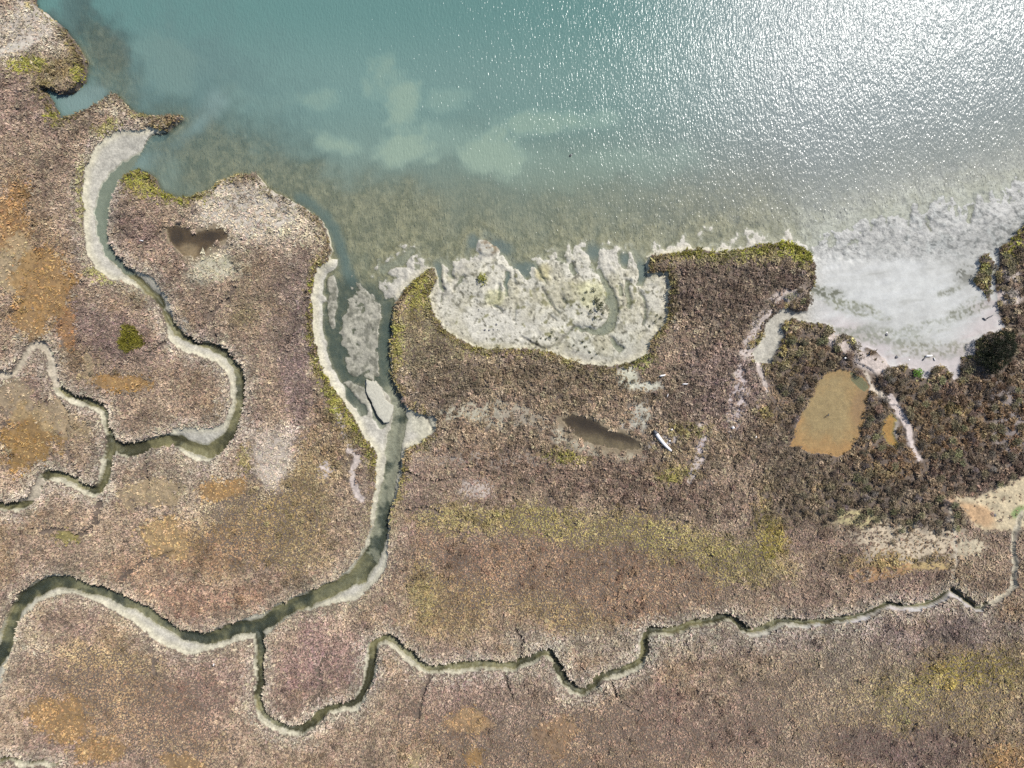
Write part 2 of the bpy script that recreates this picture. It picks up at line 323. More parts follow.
# field by field
for cx, cy, rx, ry, a, c, s in [
 (560,575,150,50,3,RUST,.75),(455,605,45,30,0,(168,144,98),.6),(425,590,14,30,0,YG,.5),(330,660,45,30,0,(140,112,108),.6),(560,740,170,40,0,RUST,.4),(130,700,85,34,25,(150,122,88),.6),(110,655,60,14,12,(178,154,112),.7),(190,705,50,30,0,(140,112,98),.5),(205,660,40,10,35,(142,122,116),.5),
 (250,525,60,45,0,(150,124,82),.8),(300,500,40,70,0,(142,124,84),.7),(190,600,80,16,-5,(160,122,100),.5),(30,640,30,20,0,GREY,.5),(200,490,60,30,0,GREY,.5),
 (180,560,90,18,-10,(150,120,95),.6),(300,360,18,80,0,(132,112,112),.6),(290,300,22,60,5,(124,108,98),.6),(210,400,40,40,0,(142,122,98),.5),
 (500,520,75,18,4,YG,.75),(600,530,100,17,5,YG,.7),(690,545,75,18,8,YG,.72),(745,566,45,22,10,YG,.75),(770,520,14,42,-8,(166,150,74),.85),(560,610,60,16,10,YG,.35),(830,500,50,18,5,OLV,.8),(880,470,24,14,0,YG,.5),(670,470,30,10,0,YG,.75),(565,455,22,8,0,OLV,.8),(700,440,40,14,0,OLV,.5),
 (950,700,110,50,-10,(160,140,96),.7),(890,690,42,24,0,(170,156,98),.7),(965,672,60,18,-8,(168,150,80),.85),(1005,660,30,30,0,OLV,.5),(800,690,90,40,0,(168,148,120),.6),(905,745,70,22,0,(112,90,88),.7),(1012,760,34,12,0,ORA,.6),(700,720,80,40,0,(146,120,108),.5),(640,640,90,18,0,GREY,.55),(540,640,40,12,0,GREY,.6),
 (520,700,50,40,0,(160,140,124),.5),(830,640,110,16,0,(150,136,128),.6),(980,630,50,14,0,(130,116,112),.6),(850,660,60,18,0,(158,144,122),.5),
 (940,430,110,75,10,(124,100,72),.9),(830,380,70,75,0,(112,95,74),.9),(870,510,90,28,0,(112,98,80),.9),(790,470,40,50,0,(118,104,86),.8),(1000,300,30,60,0,(116,98,80),.8),(990,470,60,25,0,(112,96,86),.7),(740,285,75,42,-5,(122,106,92),.85),(715,390,50,50,0,(142,122,114),.7),(550,380,130,20,3,(140,124,98),.75),(560,422,160,28,3,(166,146,120),.65),(620,480,130,26,8,(138,116,100),.75),(430,330,30,50,20,(136,126,92),.7),(440,380,30,30,0,(124,110,92),.6),
 (860,370,30,15,0,(92,78,62),.8),(960,395,40,15,0,(104,84,68),.7),(350,500,22,40,0,(142,126,104),.5),
 (30,30,45,35,0,PALE,.8),(30,68,16,7,0,YG,.8),(60,75,24,18,0,OLV,.55),(78,65,8,26,-10,OLV,.8),(55,115,8,9,0,YG,.9),(125,110,40,10,10,(196,184,162),.7),(25,110,40,30,0,(136,114,106),.5),(95,230,10,40,0,OLV,.5),(130,290,22,10,30,OLV,.5),(105,330,60,22,30,(130,108,104),.6),
 (170,192,40,8,5,YG,.8),(140,183,16,9,0,OLV,.9),(250,215,55,34,0,PALE,.75),(216,268,28,18,0,(196,188,160),.8),(300,228,30,12,40,(200,188,162),.8),(135,230,30,14,35,(120,100,92),.6),(245,316,14,10,0,OLV,.7),(246,458,6,14,0,YG,.8),(275,450,24,34,0,(196,182,166),.85),(240,340,30,60,0,(150,134,112),.5),
 (765,255,50,9,0,YG,.6),(800,255,14,12,30,YG,.8),(720,258,40,8,-2,(150,142,92),.6),(640,358,10,7,0,(150,168,78),.9),(762,413,10,6,0,YG,.8),(1008,250,14,16,20,YG,.8),(784,345,16,14,60,OLV,.75),(790,360,18,12,0,OLV,.5),(950,410,20,8,0,OLV,.6),(318,300,7,40,0,YG,.6),(325,375,8,25,-25,YG,.7),(350,425,12,26,-35,OLV,.7),(400,470,8,40,0,OLV,.6),(420,300,16,28,25,OLV,.6),
]: tint(ell(cx, cy, rx, ry, a), c, s)
RAG = fbm(PX, PY, 8, 3, 35, .65)
# orange and tan mats where the scrub opens
for cx, cy, rx, ry, a, c, cov, s in [
 (14,225,17,32,0,(170,128,76),.5,.75),(16,268,26,26,0,TAN,.40,.9),(42,285,24,32,20,(172,132,76),.40,.8),(68,325,8,20,-5,(170,126,80),.4,.8),(30,318,14,18,0,ORA,.35,.7),(122,383,28,7,5,ORA,.3,.9),(88,366,6,14,0,TAN,.3,.8),
 (28,436,22,28,-15,(160,124,68),.3,.85),(58,418,24,14,15,TAN,.35,.8),(20,400,18,20,0,TAN,.3,.7),(168,540,24,18,20,(188,156,104),.45,.8),(157,491,24,11,5,TAN,.3,.9),(228,490,22,10,-15,ORA,.4,.8),
 (62,716,34,19,10,ORA,.55,.7),(106,742,22,16,0,ORA,.6,.65),(470,720,20,11,0,(188,152,104),.5,.75),(415,760,8,10,0,TAN,.4,.9),(475,757,10,8,0,ORA,.4,.8),(185,760,20,10,0,ORA,.4,.6),(560,733,24,20,0,(180,140,95),.5,.5),
 (128,500,6,10,-30,TAN,.3,.7),(70,535,10,4,10,(150,140,70),.2,.8),
]:
    e_ = ell(cx, cy, rx, ry, a, .6); w = sstep(.22, .62, e_ + .55*RAG + .3*n_big)*sstep(0, .25, e_); open_(w, c, cov, s*.85); tint(w, c, s)
# bare pale ground inside the scrub
for cx, cy, rx, ry, a, c, cov in [
 (25,45,34,6,-25,(214,204,186),.25),(20,20,40,22,0,(200,188,172),.55),(250,215,50,28,0,(204,194,178),.6),(216,268,26,16,0,(198,190,164),.5),(275,452,20,30,0,(198,184,168),.6),(484,415,46,11,5,(196,188,164),.4),(478,487,20,9,0,(200,184,170),.45),
 (785,296,20,8,-15,PINK,.12),(757,325,18,6,-60,PINK,.35),(748,352,10,9,0,PINK,.3),(734,400,9,34,10,(200,186,182),.5),(700,450,5,18,15,(206,192,188),.3),(668,440,14,5,-10,(180,170,164),.35),(630,378,11,14,0,(208,204,180),.15),(648,386,14,6,0,(208,204,184),.15),(640,416,11,16,0,(190,184,166),.35),(622,428,10,7,0,(190,180,165),.5),
 (600,446,44,9,14,(186,176,152),.35),(565,428,10,12,20,(192,182,158),.4),(640,445,12,6,0,(164,156,148),.35),(910,542,70,20,0,(206,188,160),.36),(858,520,24,10,0,(190,176,130),.6),(970,548,16,10,0,(205,190,160),.45),(1005,300,14,8,0,PINK,.3),(1010,275,10,8,0,PINK,.5),(840,343,9,12,-40,PINK,.08),(866,362,15,9,30,PINK,.08),(880,365,10,10,30,PINK,.1),(893,426,4,14,0,(176,164,150),.3),
 (185,330,10,10,0,(190,182,166),.6),(325,470,8,8,0,PINK,.5),(700,425,5,4,0,PINK,.3),(150,62,4,4,0,PALE,.4),(535,418,40,8,5,(172,160,140),.6),(500,460,80,8,2,(164,150,136),.7),(1015,430,22,40,-20,(150,138,132),.8),
]: open_(ell(cx, cy, rx, ry, a), c, cov)
HARD = np.zeros((GH, GW), bool)
sand = blur(inside([(948,490),(958,497),(975,496),(990,488),(1000,482),(1024,475),(1130,462),(1180,520),(1100,545),(1024,528),(1012,530),(985,532),(972,525),(962,512),(955,503)]), 1)
open_(sand, (212,194,158), .05); open_(ell(948,496,5,7), (206,172,138), .05); open_(ell(975,512,22,9,25)*sand, (204,168,126), .05); open_(ell(1018,511,8,5,-40), (150,166,104), .2)
opan = blur(inside([(845,575),(855,564),(868,561),(885,568),(905,562),(930,564),(950,566),(945,570),(915,568),(895,576),(870,582),(850,582)]), 1)
opan = opan*sstep(-.45, .05, RAG + .3*EN2)
opan = sstep(.2, .8, opan); open_(opan, (176,138,96), .3); open_(ell(930,565,22,4,2), (196,170,118), .15); tint(ell(895,560,60,8), (190,168,100), .5)
for ln, c, cov in [
 (wl([(864,371),(867,381),(875,394),(887,399)], 1.3, 2.2), (226,210,188), .0), (wl([(886,398),(898,411),(905,426),(908,441),(916,459)], 3.5, 1.6), (222,206,196), .05),
 (wl([(350,450),(361,456),(352,470),(356,490),(363,499)], 2.6), PINK, .1), (wl([(335,410),(347,436),(352,450)], 2.4, 2.2), PINK, .45), (wl([(768,312),(750,330),(742,350),(735,380)], 2.5), PINK, .4),
     (wl([(984,604),(1005,593),(1013,586),(1011,575),(1014,559),(1011,539),(1015,526),(1020,512)], 2.0), (206,196,172), .08), (wl([(953,586),(949,569),(953,559),(954,534),(948,508)], 1.5), (206,192,168), .4), (wl([(757,362),(763,380),(768,392)], 2.4, 1.4), PINK, .15), (wl([(698,458),(690,480)], 3), PINK, .35),
]:
    d, _ = line_field(ln); open_(sstep(1.8, -0.6, d), c, cov)
    if cov <= .15: HARD |= (d + 1.6*EN2 + .8*EN1) < 0.3
D_ *= np.where(rill_d < 0.6, 0.15, 1.0)
# plants thin out and pale towards creek edges, grow green along the open shore
creekside = sstep(16, 2, d_in)*sstep(3, 14, d_bay + 0*PX)
tint(creekside, (191,182,165), 0.60)
mainside = sstep(13, 2, d_in)*(1 - sstep(3, 14, d_bay))*sstep(470, 560, PY)
tint(mainside, (184,174,152), 0.55)
shore = sstep(9, 1, d_in)*(1 - sstep(4, 11, d_bay))*(1 - sstep(470, 560, PY))
tint(shore*sstep(-0.5, 0.3, n_mid), (150,142,74), 0.75)
tint(shore*sstep(0.1, 0.5, n_mid), (196,184,150), 0.5)
tint(green_pt.astype(np.float32), (150,148,84), 0.8)
GRN = (150,150,58)
for cx, cy, rx, ry, a, s_ in [(171,193,30,6,5,.85),(136,182,14,7,0,.8),(317,310,4,40,0,.85),(324,366,4,22,-18,.85),(345,412,6,30,-35,.7),(370,455,6,14,-25,.6),(735,250,70,6,-4,.7),(795,252,18,9,20,.9),(418,292,12,22,25,.55),(398,345,6,30,0,.5),(30,66,18,6,0,.8),(80,80,6,14,-10,.7),(55,116,5,7,0,.9),(107,130,14,5,-25,.5),(84,195,4,35,0,.5),(100,275,14,5,38,.5),(1010,245,10,12,30,.8),(390,500,3,25,5,.5),(560,352,50,4,5,.5),(480,348,20,5,0,.4),(565,457,24,5,5,.6),(670,473,20,6,-8,.5),(690,430,20,6,0,.4)]:
    tint(ell(cx, cy, rx, ry, a), GRN, s_)
# thicket: bigger shrubs
big = np.clip(np.maximum.reduce([ell(930,420,125,85,10,.2), ell(835,385,65,60,0,.25), ell(1005,300,40,60,0,.2), ell(880,505,80,26,0,.3)*.9, ell(795,300,22,18,0,.3)]), 0, 1)*(1 - sand)
midsz = np.clip(np.maximum.reduce([ell(560,405,170,55,3,.25), ell(620,475,140,34,8,.3), ell(740,300,80,60,-5,.25), ell(720,400,60,60,0,.3), ell(790,470,60,50,0,.3), ell(340,440,20,60,-15,.3)]), 0, 1)

# bare ground of shore and bay
B_ = full((196,190,174))
flat_w = ell(550,310,125,60,0,.3)
B_ = mix(B_, (212,206,186), flat_w)
B_ = mix(B_, (200,196,176), ell(600,345,40,16,0,.4)*.6)
B_ = mix(B_, (198,197,190), sstep(790, 830, PX)*sstep(200, 215, PY))
B_ = mix(B_, (166,165,158), sstep(800, 840, PX)*(1 - sstep(244, 262, PY + 5*n_mid)))
B_ = mix(B_, (160,162,156), sstep(0.1, 0.5, n_fin + 0.6*n_mid)*sstep(815, 840, PX)*(1 - sstep(246, 264, PY))*0.7)
B_ = mix(B_, (208,196,192), sstep(28, 5, d_nv)*sstep(800, 850, PX)*(PY > 300)*0.8)
spk = sstep(0.0, 0.16, fbm(PX, PY, 2.2, 2, 41) + .45*EN2)
fore = sstep(800, 830, PX)*sstep(268, 246, PY + 6*n_mid)
B_ = mix(B_, (104,106,101), fore*sstep(.12, .38, fbm(PX, PY*1.4, 4.2, 3, 54, .6) + .3*n_mid)*.85)
B_ = mix(B_, (190,188,181), fore*sstep(.1, .4, fbm(PX, PY, 13, 3, 55))*.6)
B_ = mix(B_, (213,213,207), sstep(800, 830, PX)*ell(900,290,70,22,-10,.4)*.6)  # pale oval: highlight of the wet beach near the glint, painted into the mud
for cx, cy, rx, ry, a, c, s in [(830,292,17,6,10,(140,140,126),.95),(855,308,28,7,16,(158,158,138),.85),(968,274,11,10,-30,(140,138,136),.95),(950,290,14,4,-15,(176,174,168),.8),(965,312,24,8,-18,(164,162,152),.9),(925,328,30,8,-15,(174,174,160),.8),(890,337,40,9,8,(180,180,168),.7),(850,333,20,5,8,(176,176,168),.7),(930,350,40,10,-5,(182,176,164),.7),(884,318,10,3,0,(190,190,176),.6)]:
    w = ell(cx, cy, rx, ry, a, .3); B_ = mix(B_, np.array(c)*np.array((.74,.75,.68)), w*s*(0.25 + 0.75*spk))
stv = fbm(PX*.25 - PY*.06, PY*1.1 + PX*.22, 9, 4, 63, .6)
B_ = mix(B_, (164,163,154), SM*sstep(.12, .42, stv)*.45); B_ = mix(B_, (214,214,209), SM*sstep(-.1, -.4, stv)*.5)
B_ = mix(B_, (214,206,180), sstep(9, 1, d_nv)*(1 - sstep(700, 760, PX)))
# estuary mud: wet grey with dark films of algae
B_ = mix(B_, (172,167,148), throat*sstep(5, 12, d_nv)); B_ = mix(B_, (66,70,60), throat*sstep(0.03, -0.06, Z)*.9); B_ = mix(B_, (112,110,92), throat*sstep(.05, .35, fbm(PX, PY, 5, 3, 53))*.75*sstep(5, 12, d_nv))
B_ = mix(B_, (186,180,158), est*sstep(5, 0, wet_d)*0.85*sstep(380, 400, PYN)); B_ = mix(B_, (112,116,98), est*(wet_d < 0)*sstep(395, 370, PY)*.5)
B_ = mix(B_, (58,62,46), est*sstep(-0.05, 0.30, fbm(PX, PY, 18, 4, 26, .6) + .35*sstep(490, 545, PYN) - .22*sstep(525, 470, PYN))*(wet_d < -0.5)*0.85)
B_ = mix(B_, (208,202,178), est*ell(424,425,14,15,0,.3))
B_ = mix(B_, (198,192,166), sstep(1.2, 0, np.abs(line_field(wl([(346,394),(356,385),(366,375)], 1.4))[0]))*.7)
small = (in_creek | low)
B_ = np.where((small & (wet_d < 0.5))[..., None], mix(full((160,150,112)), (66,64,42), sstep(-0.25, 0.35, fbm(PX, PY, 22, 4, 27, .6) + 0.3*n_fin)), B_)
B_ = mix(B_, (150,146,120), ((wet_d >= 0.5) & (wet_d < 2.0) & small)*0.5)
pale_c1 = (in_creek & (PY < 260) & (PX < 180))
B_ = np.where((pale_c1 & (wet_d < 1))[..., None], np.asarray((168,170,148), np.float32), B_)
B_ = mix(B_, (196,190,172), inside([(140,277),(147,277),(158,288),(168,300),(174,314),(175,322),(166,322),(163,308),(152,294)])*(wet_d > -1.5)*.9)
# sea floor
floor_c = mix(mix(full((178,168,134)), (208,205,198), sstep(740, 830, PX)), (140,134,102), (1 - .8*sstep(740, 830, PX))*sstep(-0.15, 0.3, 0.6*fbm(PX, PY, 12, 4, 44) + 0.6*fbm(PX, PY, 4, 2, 45)))
B_ = mix(B_, (0,0,0), np.zeros((GH, GW)))
uw = sstep(0.02, -0.10, Z)*bay_m*(1 - est)
B_ = B_*(1 - uw[..., None]) + floor_c*uw[..., None]
B_ = mix(B_, (166,164,146), g_in*bay_m*(Z < 0)*.8)
B_ = mix(B_, (88,84,70), (sstep(1.0, -0.5, gul_d)*(gul_w < 1.7))*bay_m*0.7*sstep(-.3, .1, EN2))
pit = fbm(PX, PY, 3.2, 2, 51); pit2 = fbm(PX, PY, 20, 3, 52)
B_ = mix(B_, (122,118,98), flat_w*sstep(0.22, 0.42, pit + .5*pit2)*.8)
B_ = mix(B_, (192,184,154), flat_w*sstep(-.15, .35, pit2 + .4*n_mid)*.7)
B_ = mix(B_, (216,210,194), flat_w*ell(500,325,50,18,5,.4)*.6)
B_ = mix(B_, (168,164,148), flat_w*sstep(30, 0, up)*sstep(0, .4, n_mid + n_fin*.6)*.6)
B_ = mix(B_, (92,88,70), flat_w*sstep(.44, .52, fbm(PX, PY, 2.4, 2, 60) + .25*n_mid)*.8)
# spots of dark algae on the flat
B_ = mix(B_, (128,124,84), flat_w*sstep(0.42, 0.6, fbm(PX, PY, 6, 3, 47))*0.8)
B_ = mix(B_, (190,178,128), ell(545,272,9,9)*.7); B_ = mix(B_, (200,196,140), np.maximum(ell(495,296,9,8), ell(588,292,16,14))*.5); B_ = mix(B_, (138,120,94), np.maximum(ell(488,247,12,9), ell(663,262,10,8))*sstep(-.1, .25, pit + .5*EN2)*.8)

dry = ((PX < 58 + 6*EN1) & (PY > 335) & (PY < 388) & bare_c) | ((PX < 48) & (PX > 14) & (PY > 478) & (PY < 502) & bare_c & (EN1 > -.2))
Z = np.where(dry, np.maximum(Z, 0.06 + 0.05*n_fin), Z).astype(np.float32)
B_ = np.where(dry[..., None], np.asarray((196,184,162), np.float32)*(1 + .08*n_mid[..., None]), B_)
GC = np.where(VEG[..., None], G_, B_)
GC[pond_m['orange']] = mix(full((218,170,108)), (198,180,134), ell(830,410,24,30,0,.6))[pond_m['orange']]
gcorner = inside([(848,373),(862,378),(869,387),(864,391),(857,386),(850,379)])
GC[gcorner] = (96,132,104)
GC[pond_m['orange'] & ~gcorner] = mix(GC, (180,146,122), ell(862,402,8,26,10,.5)*.6)[pond_m['orange'] & ~gcorner]
GC[pond_m['yellow']] = mix(full((212,166,92)), (168,160,88), sstep(3, 0, dist_to(~pond_m['yellow'], 8)))[pond_m['yellow']]
GC[pond_m['dark']] = mix(full((74,62,46)), (150,138,110), np.maximum(sstep(3, 0, dist_to(~pond_m['dark'], 8))*.8, sstep(-3, 11, (PY - 432) - .24*(PX - 600) + 4*n_mid)))[pond_m['dark']]
GC[pond_m['heart']] = mix(mix(mix(full((100,84,60)), (140,124,96), sstep(3.5, 0, dist_to(~pond_m['heart'], 8) + 2*EN1)), (172,154,122), ell(190,250,9,7,20,.5)), (62,52,38), np.maximum(ell(178,236,7,6), ell(212,238,9,5))*.7)[pond_m['heart']]
GC = GC*(1 + (0.10*n_fin + 0.08*fbm(PX, PY, 2.6, 2, 48))*(1 - .8*SM*bare_c))[..., None]
EXPO = 1.0
K_G = 2.75; K_P = 1.36            # light level, so that reflectances stay at real values
ground_lin = np.clip(lin(np.clip(GC, 0, 255))/K_G, 0.005, 0.5)
DP_ = D_.copy()
D_ = np.where(VEG & ~anyp, D_, 0)
d_p2 = np.minimum(dist_to(pond_m['dark'], 14), dist_to(pond_m['heart'], 14)); soft = sstep(9, 1, d_p2 + 5*EN1 + 3*EN2); DP_ = DP_*(1 - .75*soft)
ground_lin = np.where((VEG & ~anyp)[..., None], ground_lin*(1 - soft[..., None]) + (lin((146,130,104))/K_G)*soft[..., None], ground_lin)

# ------------------------------------------------------------------ materials
def mat(name):
    m = bpy.data.materials.new(name); m.use_nodes = True
    nt = m.node_tree; nt.nodes.clear()
    return m, nt, nt.nodes.new, nt.links.new

def ground_material():
    m, nt, N, L = mat('marsh_ground')
    out = N('ShaderNodeOutputMaterial'); b = N('ShaderNodeBsdfPrincipled')
    at = N('ShaderNodeAttribute'); at.attribute_name = 'Col'
    geo = N('ShaderNodeNewGeometry')
    n1 = N('ShaderNodeTexNoise'); n1.inputs['Scale'].default_value = 3.2; n1.inputs['Detail'].default_value = 5
    n2 = N('ShaderNodeTexNoise'); n2.inputs['Scale'].default_value = 0.6; n2.inputs['Detail'].default_value = 4
    L(geo.outputs['Position'], n1.inputs['Vector']); L(geo.outputs['Position'], n2.inputs['Vector'])
    mr = N('ShaderNodeMapRange'); mr.inputs[1].default_value = .3; mr.inputs[2].default_value = .7; mr.inputs[3].default_value = .78; mr.inputs[4].default_value = 1.2
    L(n1.outputs['Fac'], mr.inputs[0])
    mr2 = N('ShaderNodeMapRange'); mr2.inputs[1].default_value = .3; mr2.inputs[2].default_value = .7; mr2.inputs[3].default_value = .9; mr2.inputs[4].default_value = 1.1
    L(n2.outputs['Fac'], mr2.inputs[0])
    ga = N('ShaderNodeAttribute'); ga.attribute_name = 'Grain'
    mg = N('ShaderNodeMix'); mg.data_type = 'FLOAT'; mg.inputs['A'].default_value = 1.0
    L(ga.outputs['Fac'], mg.inputs['Factor']); L(mr.outputs[0], mg.inputs['B'])
    mu = N('ShaderNodeMath'); mu.operation = 'MULTIPLY'; L(mg.outputs[0], mu.inputs[0]); L(mr2.outputs[0], mu.inputs[1])
    sc = N('ShaderNodeVectorMath'); sc.operation = 'SCALE'; L(at.outputs['Color'], sc.inputs[0]); L(mu.outputs[0], sc.inputs['Scale'])
    L(sc.outputs[0], b.inputs['Base Color'])
    wet = N('ShaderNodeAttribute'); wet.attribute_name = 'Wet'
    r = N('ShaderNodeMapRange'); r.inputs[3].default_value = .9; r.inputs[4].default_value = .55
    L(wet.outputs['Fac'], r.inputs[0]); L(r.outputs[0], b.inputs['Roughness'])
    b.inputs['Specular IOR Level'].default_value = 0.35
    bp = N('ShaderNodeBump'); bp.inputs['Distance'].default_value = 0.12
    bs = N('ShaderNodeMath'); bs.operation = 'MULTIPLY'; bs.inputs[1].default_value = .6; L(ga.outputs['Fac'], bs.inputs[0]); L(bs.outputs[0], bp.inputs['Strength'])
    L(n1.outputs['Fac'], bp.inputs['Height']); L(bp.outputs[0], b.inputs['Normal'])
    L(b.outputs[0], out.inputs[0]); return m

def water_material(name, wave=True, scatter=None, turb=None):
    m, nt, N, L = mat(name)
    out = N('ShaderNodeOutputMaterial')
    tr = N('ShaderNodeBsdfTransparent'); tr.inputs[0].default_value = (0.86, 0.94, 0.92, 1) if wave else (.97, .95, .92, 1)
    if wave: tr.inputs[0].default_value = (.92, .95, .91, 1)
    df = N('ShaderNodeBsdfDiffuse'); gl = N('ShaderNodeBsdfGlossy'); gl.distribution = 'GGX'
    gl.inputs['Roughness'].default_value = 0.185 if wave else .1; gl.inputs['Color'].default_value = (.27, .27, .27, 1) if wave else (1, 1, 1, 1)
    mx = N('ShaderNodeMixShader'); L(tr.outputs[0], mx.inputs[1]); L(df.outputs[0], mx.inputs[2])
    if scatter is None:
        a = N('ShaderNodeAttribute'); a.attribute_name = 'Scatter'; L(a.outputs['Color'], df.inputs[0])
        a2 = N('ShaderNodeAttribute'); a2.attribute_name = 'Turb'; L(a2.outputs['Fac'], mx.inputs[0])
    else:
        df.inputs[0].default_value = (*scatter, 1); mx.inputs[0].default_value = turb
    fr = N('ShaderNodeFresnel'); fr.inputs['IOR'].default_value = 1.34
    fin = N('ShaderNodeMixShader'); L(fr.outputs[0], fin.inputs[0]); L(mx.outputs[0], fin.inputs[1]); L(gl.outputs[0], fin.inputs[2])
    geo = N('ShaderNodeNewGeometry')
    def wavelet(rot, sx, sy, scale, detail):
        mp = N('ShaderNodeMapping'); mp.inputs['Rotation'].default_value = (0, 0, math.radians(rot)); mp.inputs['Scale'].default_value = (sx, sy, 1)
        L(geo.outputs['Position'], mp.inputs['Vector'])
        n = N('ShaderNodeTexNoise'); n.inputs['Scale'].default_value = scale; n.inputs['Detail'].default_value = detail; n.inputs['Roughness'].default_value = .55
        L(mp.outputs[0], n.inputs['Vector']); return n.outputs['Fac']
    bp = N('ShaderNodeBump'); bp.inputs['Strength'].default_value = 1.0
    if wave:
        a = wavelet(-8, 1.0, 0.36, 2.7, 2.0); b = wavelet(38, 1.0, 0.5, 3.8, 1.0); c = wavelet(-20, 1.0, .5, 0.35, 1.0)
        s1 = N('ShaderNodeMath'); s1.operation = 'MULTIPLY_ADD'; s1.inputs[1].default_value = 0.45; L(b, s1.inputs[0]); L(a, s1.inputs[2])
        s2 = N('ShaderNodeMath'); s2.operation = 'MULTIPLY_ADD'; s2.inputs[1].default_value = 0.9; L(c, s2.inputs[0]); L(s1.outputs[0], s2.inputs[2])
        aw = N('ShaderNodeAttribute'); aw.attribute_name = 'Wave'
        s3 = N('ShaderNodeMath'); s3.operation = 'MULTIPLY'; L(s2.outputs[0], s3.inputs[0]); L(aw.outputs['Fac'], s3.inputs[1])
        L(s3.outputs[0], bp.inputs['Height']); bp.inputs['Distance'].default_value = 0.088
    else:
        L(wavelet(0, 1, 1, 1.2, 2), bp.inputs['Height']); bp.inputs['Distance'].default_value = 0.012
    for s in (gl, fr, df): L(bp.outputs[0], s.inputs['Normal'])
    L(fin.outputs[0], out.inputs[0]); return m

def plant_material(name, vary=False, color=None):
    m, nt, N, L = mat(name)
    out = N('ShaderNodeOutputMaterial'); b = N('ShaderNodeBsdfPrincipled')
    b.inputs['Roughness'].default_value = .75; b.inputs['Specular IOR Level'].default_value = .2
    if color is None:
        at = N('ShaderNodeAttribute'); at.attribute_name = 'Col'; src = at.outputs['Color']
    else:
        rgb = N('ShaderNodeRGB'); rgb.outputs[0].default_value = (*color, 1); src = rgb.outputs[0]
    if vary:
        oi = N('ShaderNodeObjectInfo'); hs = N('ShaderNodeHueSaturation')
        r = N('ShaderNodeMapRange'); r.inputs[3].default_value = .65; r.inputs[4].default_value = 1.5; L(oi.outputs['Random'], r.inputs[0]); L(r.outputs[0], hs.inputs['Value'])
        mm = N('ShaderNodeMath'); mm.operation = 'MULTIPLY'; mm.inputs[1].default_value = 7.31; L(oi.outputs['Random'], mm.inputs[0])
        fr = N('ShaderNodeMath'); fr.operation = 'FRACT'; L(mm.outputs[0], fr.inputs[0])
        r2 = N('ShaderNodeMapRange'); r2.inputs[3].default_value = .47; r2.inputs[4].default_value = .54; L(fr.outputs[0], r2.inputs[0]); L(r2.outputs[0], hs.inputs['Hue'])
        L(src, hs.inputs['Color']); src = hs.outputs['Color']
    geo = N('ShaderNodeNewGeometry'); n = N('ShaderNodeTexNoise'); n.inputs['Scale'].default_value = 5.0; n.inputs['Detail'].default_value = 3
    L(geo.outputs['Position'], n.inputs['Vector'])
    mr = N('ShaderNodeMapRange'); mr.inputs[1].default_value = .3; mr.inputs[2].default_value = .7; mr.inputs[3].default_value = .75; mr.inputs[4].default_value = 1.25; L(n.outputs['Fac'], mr.inputs[0])
    sc = N('ShaderNodeVectorMath'); sc.operation = 'SCALE'; L(src, sc.inputs[0]); L(mr.outputs[0], sc.inputs['Scale'])
    L(sc.outputs[0], b.inputs['Base Color'])
    tl = N('ShaderNodeBsdfTranslucent'); L(sc.outputs[0], tl.inputs[0])
    mx = N('ShaderNodeMixShader'); mx.inputs[0].default_value = .2; L(b.outputs[0], mx.inputs[1]); L(tl.outputs[0], mx.inputs[2])
    L(mx.outputs[0], out.inputs[0]); return m

def plain_material(name, color, rough=.7, var=.25, scale=6.0, stretch=(1, 1, 1)):
    m, nt, N, L = mat(name)
    out = N('ShaderNodeOutputMaterial'); b = N('ShaderNodeBsdfPrincipled'); b.inputs['Roughness'].default_value = rough
    tc = N('ShaderNodeTexCoord'); mp = N('ShaderNodeMapping'); mp.inputs['Scale'].default_value = stretch
    n = N('ShaderNodeTexNoise'); n.inputs['Scale'].default_value = scale; n.inputs['Detail'].default_value = 4
    L(tc.outputs['Object'], mp.inputs[0]); L(mp.outputs[0], n.inputs['Vector'])
    cr = N('ShaderNodeMix'); cr.data_type = 'RGBA'
    cr.inputs['A'].default_value = (*[c*(1 - var) for c in color], 1); cr.inputs['B'].default_value = (*[min(1, c*(1 + var)) for c in color], 1)
    L(n.outputs['Fac'], cr.inputs['Factor']); L(cr.outputs['Result'], b.inputs['Base Color'])
    bp = N('ShaderNodeBump'); bp.inputs['Strength'].default_value = .4; bp.inputs['Distance'].default_value = .03; L(n.outputs['Fac'], bp.inputs['Height']); L(bp.outputs[0], b.inputs['Normal'])
    L(b.outputs[0], out.inputs[0]); return m

# ------------------------------------------------------------------ mesh helpers
def mesh_from(name, V, F, k):
    """V (n,3) float, F (m,k) int"""
    me = bpy.data.meshes.new(name)
    V = np.ascontiguousarray(V, np.float32); F = np.ascontiguousarray(F, np.int32)
    me.vertices.add(len(V)); me.vertices.foreach_set('co', V.ravel())
    me.loops.add(F.size); me.loops.foreach_set('vertex_index', F.ravel())
    me.polygons.add(len(F)); me.polygons.foreach_set('loop_start', np.arange(0, F.size, k, dtype=np.int32))
    me.update(calc_edges=True); me.validate()
    return me
def color_attr(me, name, C):
    a = me.attributes.new(name, 'FLOAT_COLOR', 'POINT')
    c = np.ones((len(C), 4), np.float32); c[:, :3] = C; a.data.foreach_set('color', c.ravel())
def float_attr(me, name, f):
    a = me.attributes.new(name, 'FLOAT', 'POINT'); a.data.foreach_set('value', np.ascontiguousarray(f, np.float32).ravel())
def link(name, me, m=None, parent=None):
    o = bpy.data.objects.new(name, me); COL.objects.link(o)
    if m is not None and len(me.materials) == 0: me.materials.append(m)
    if parent is not None: o.parent = parent
    return o
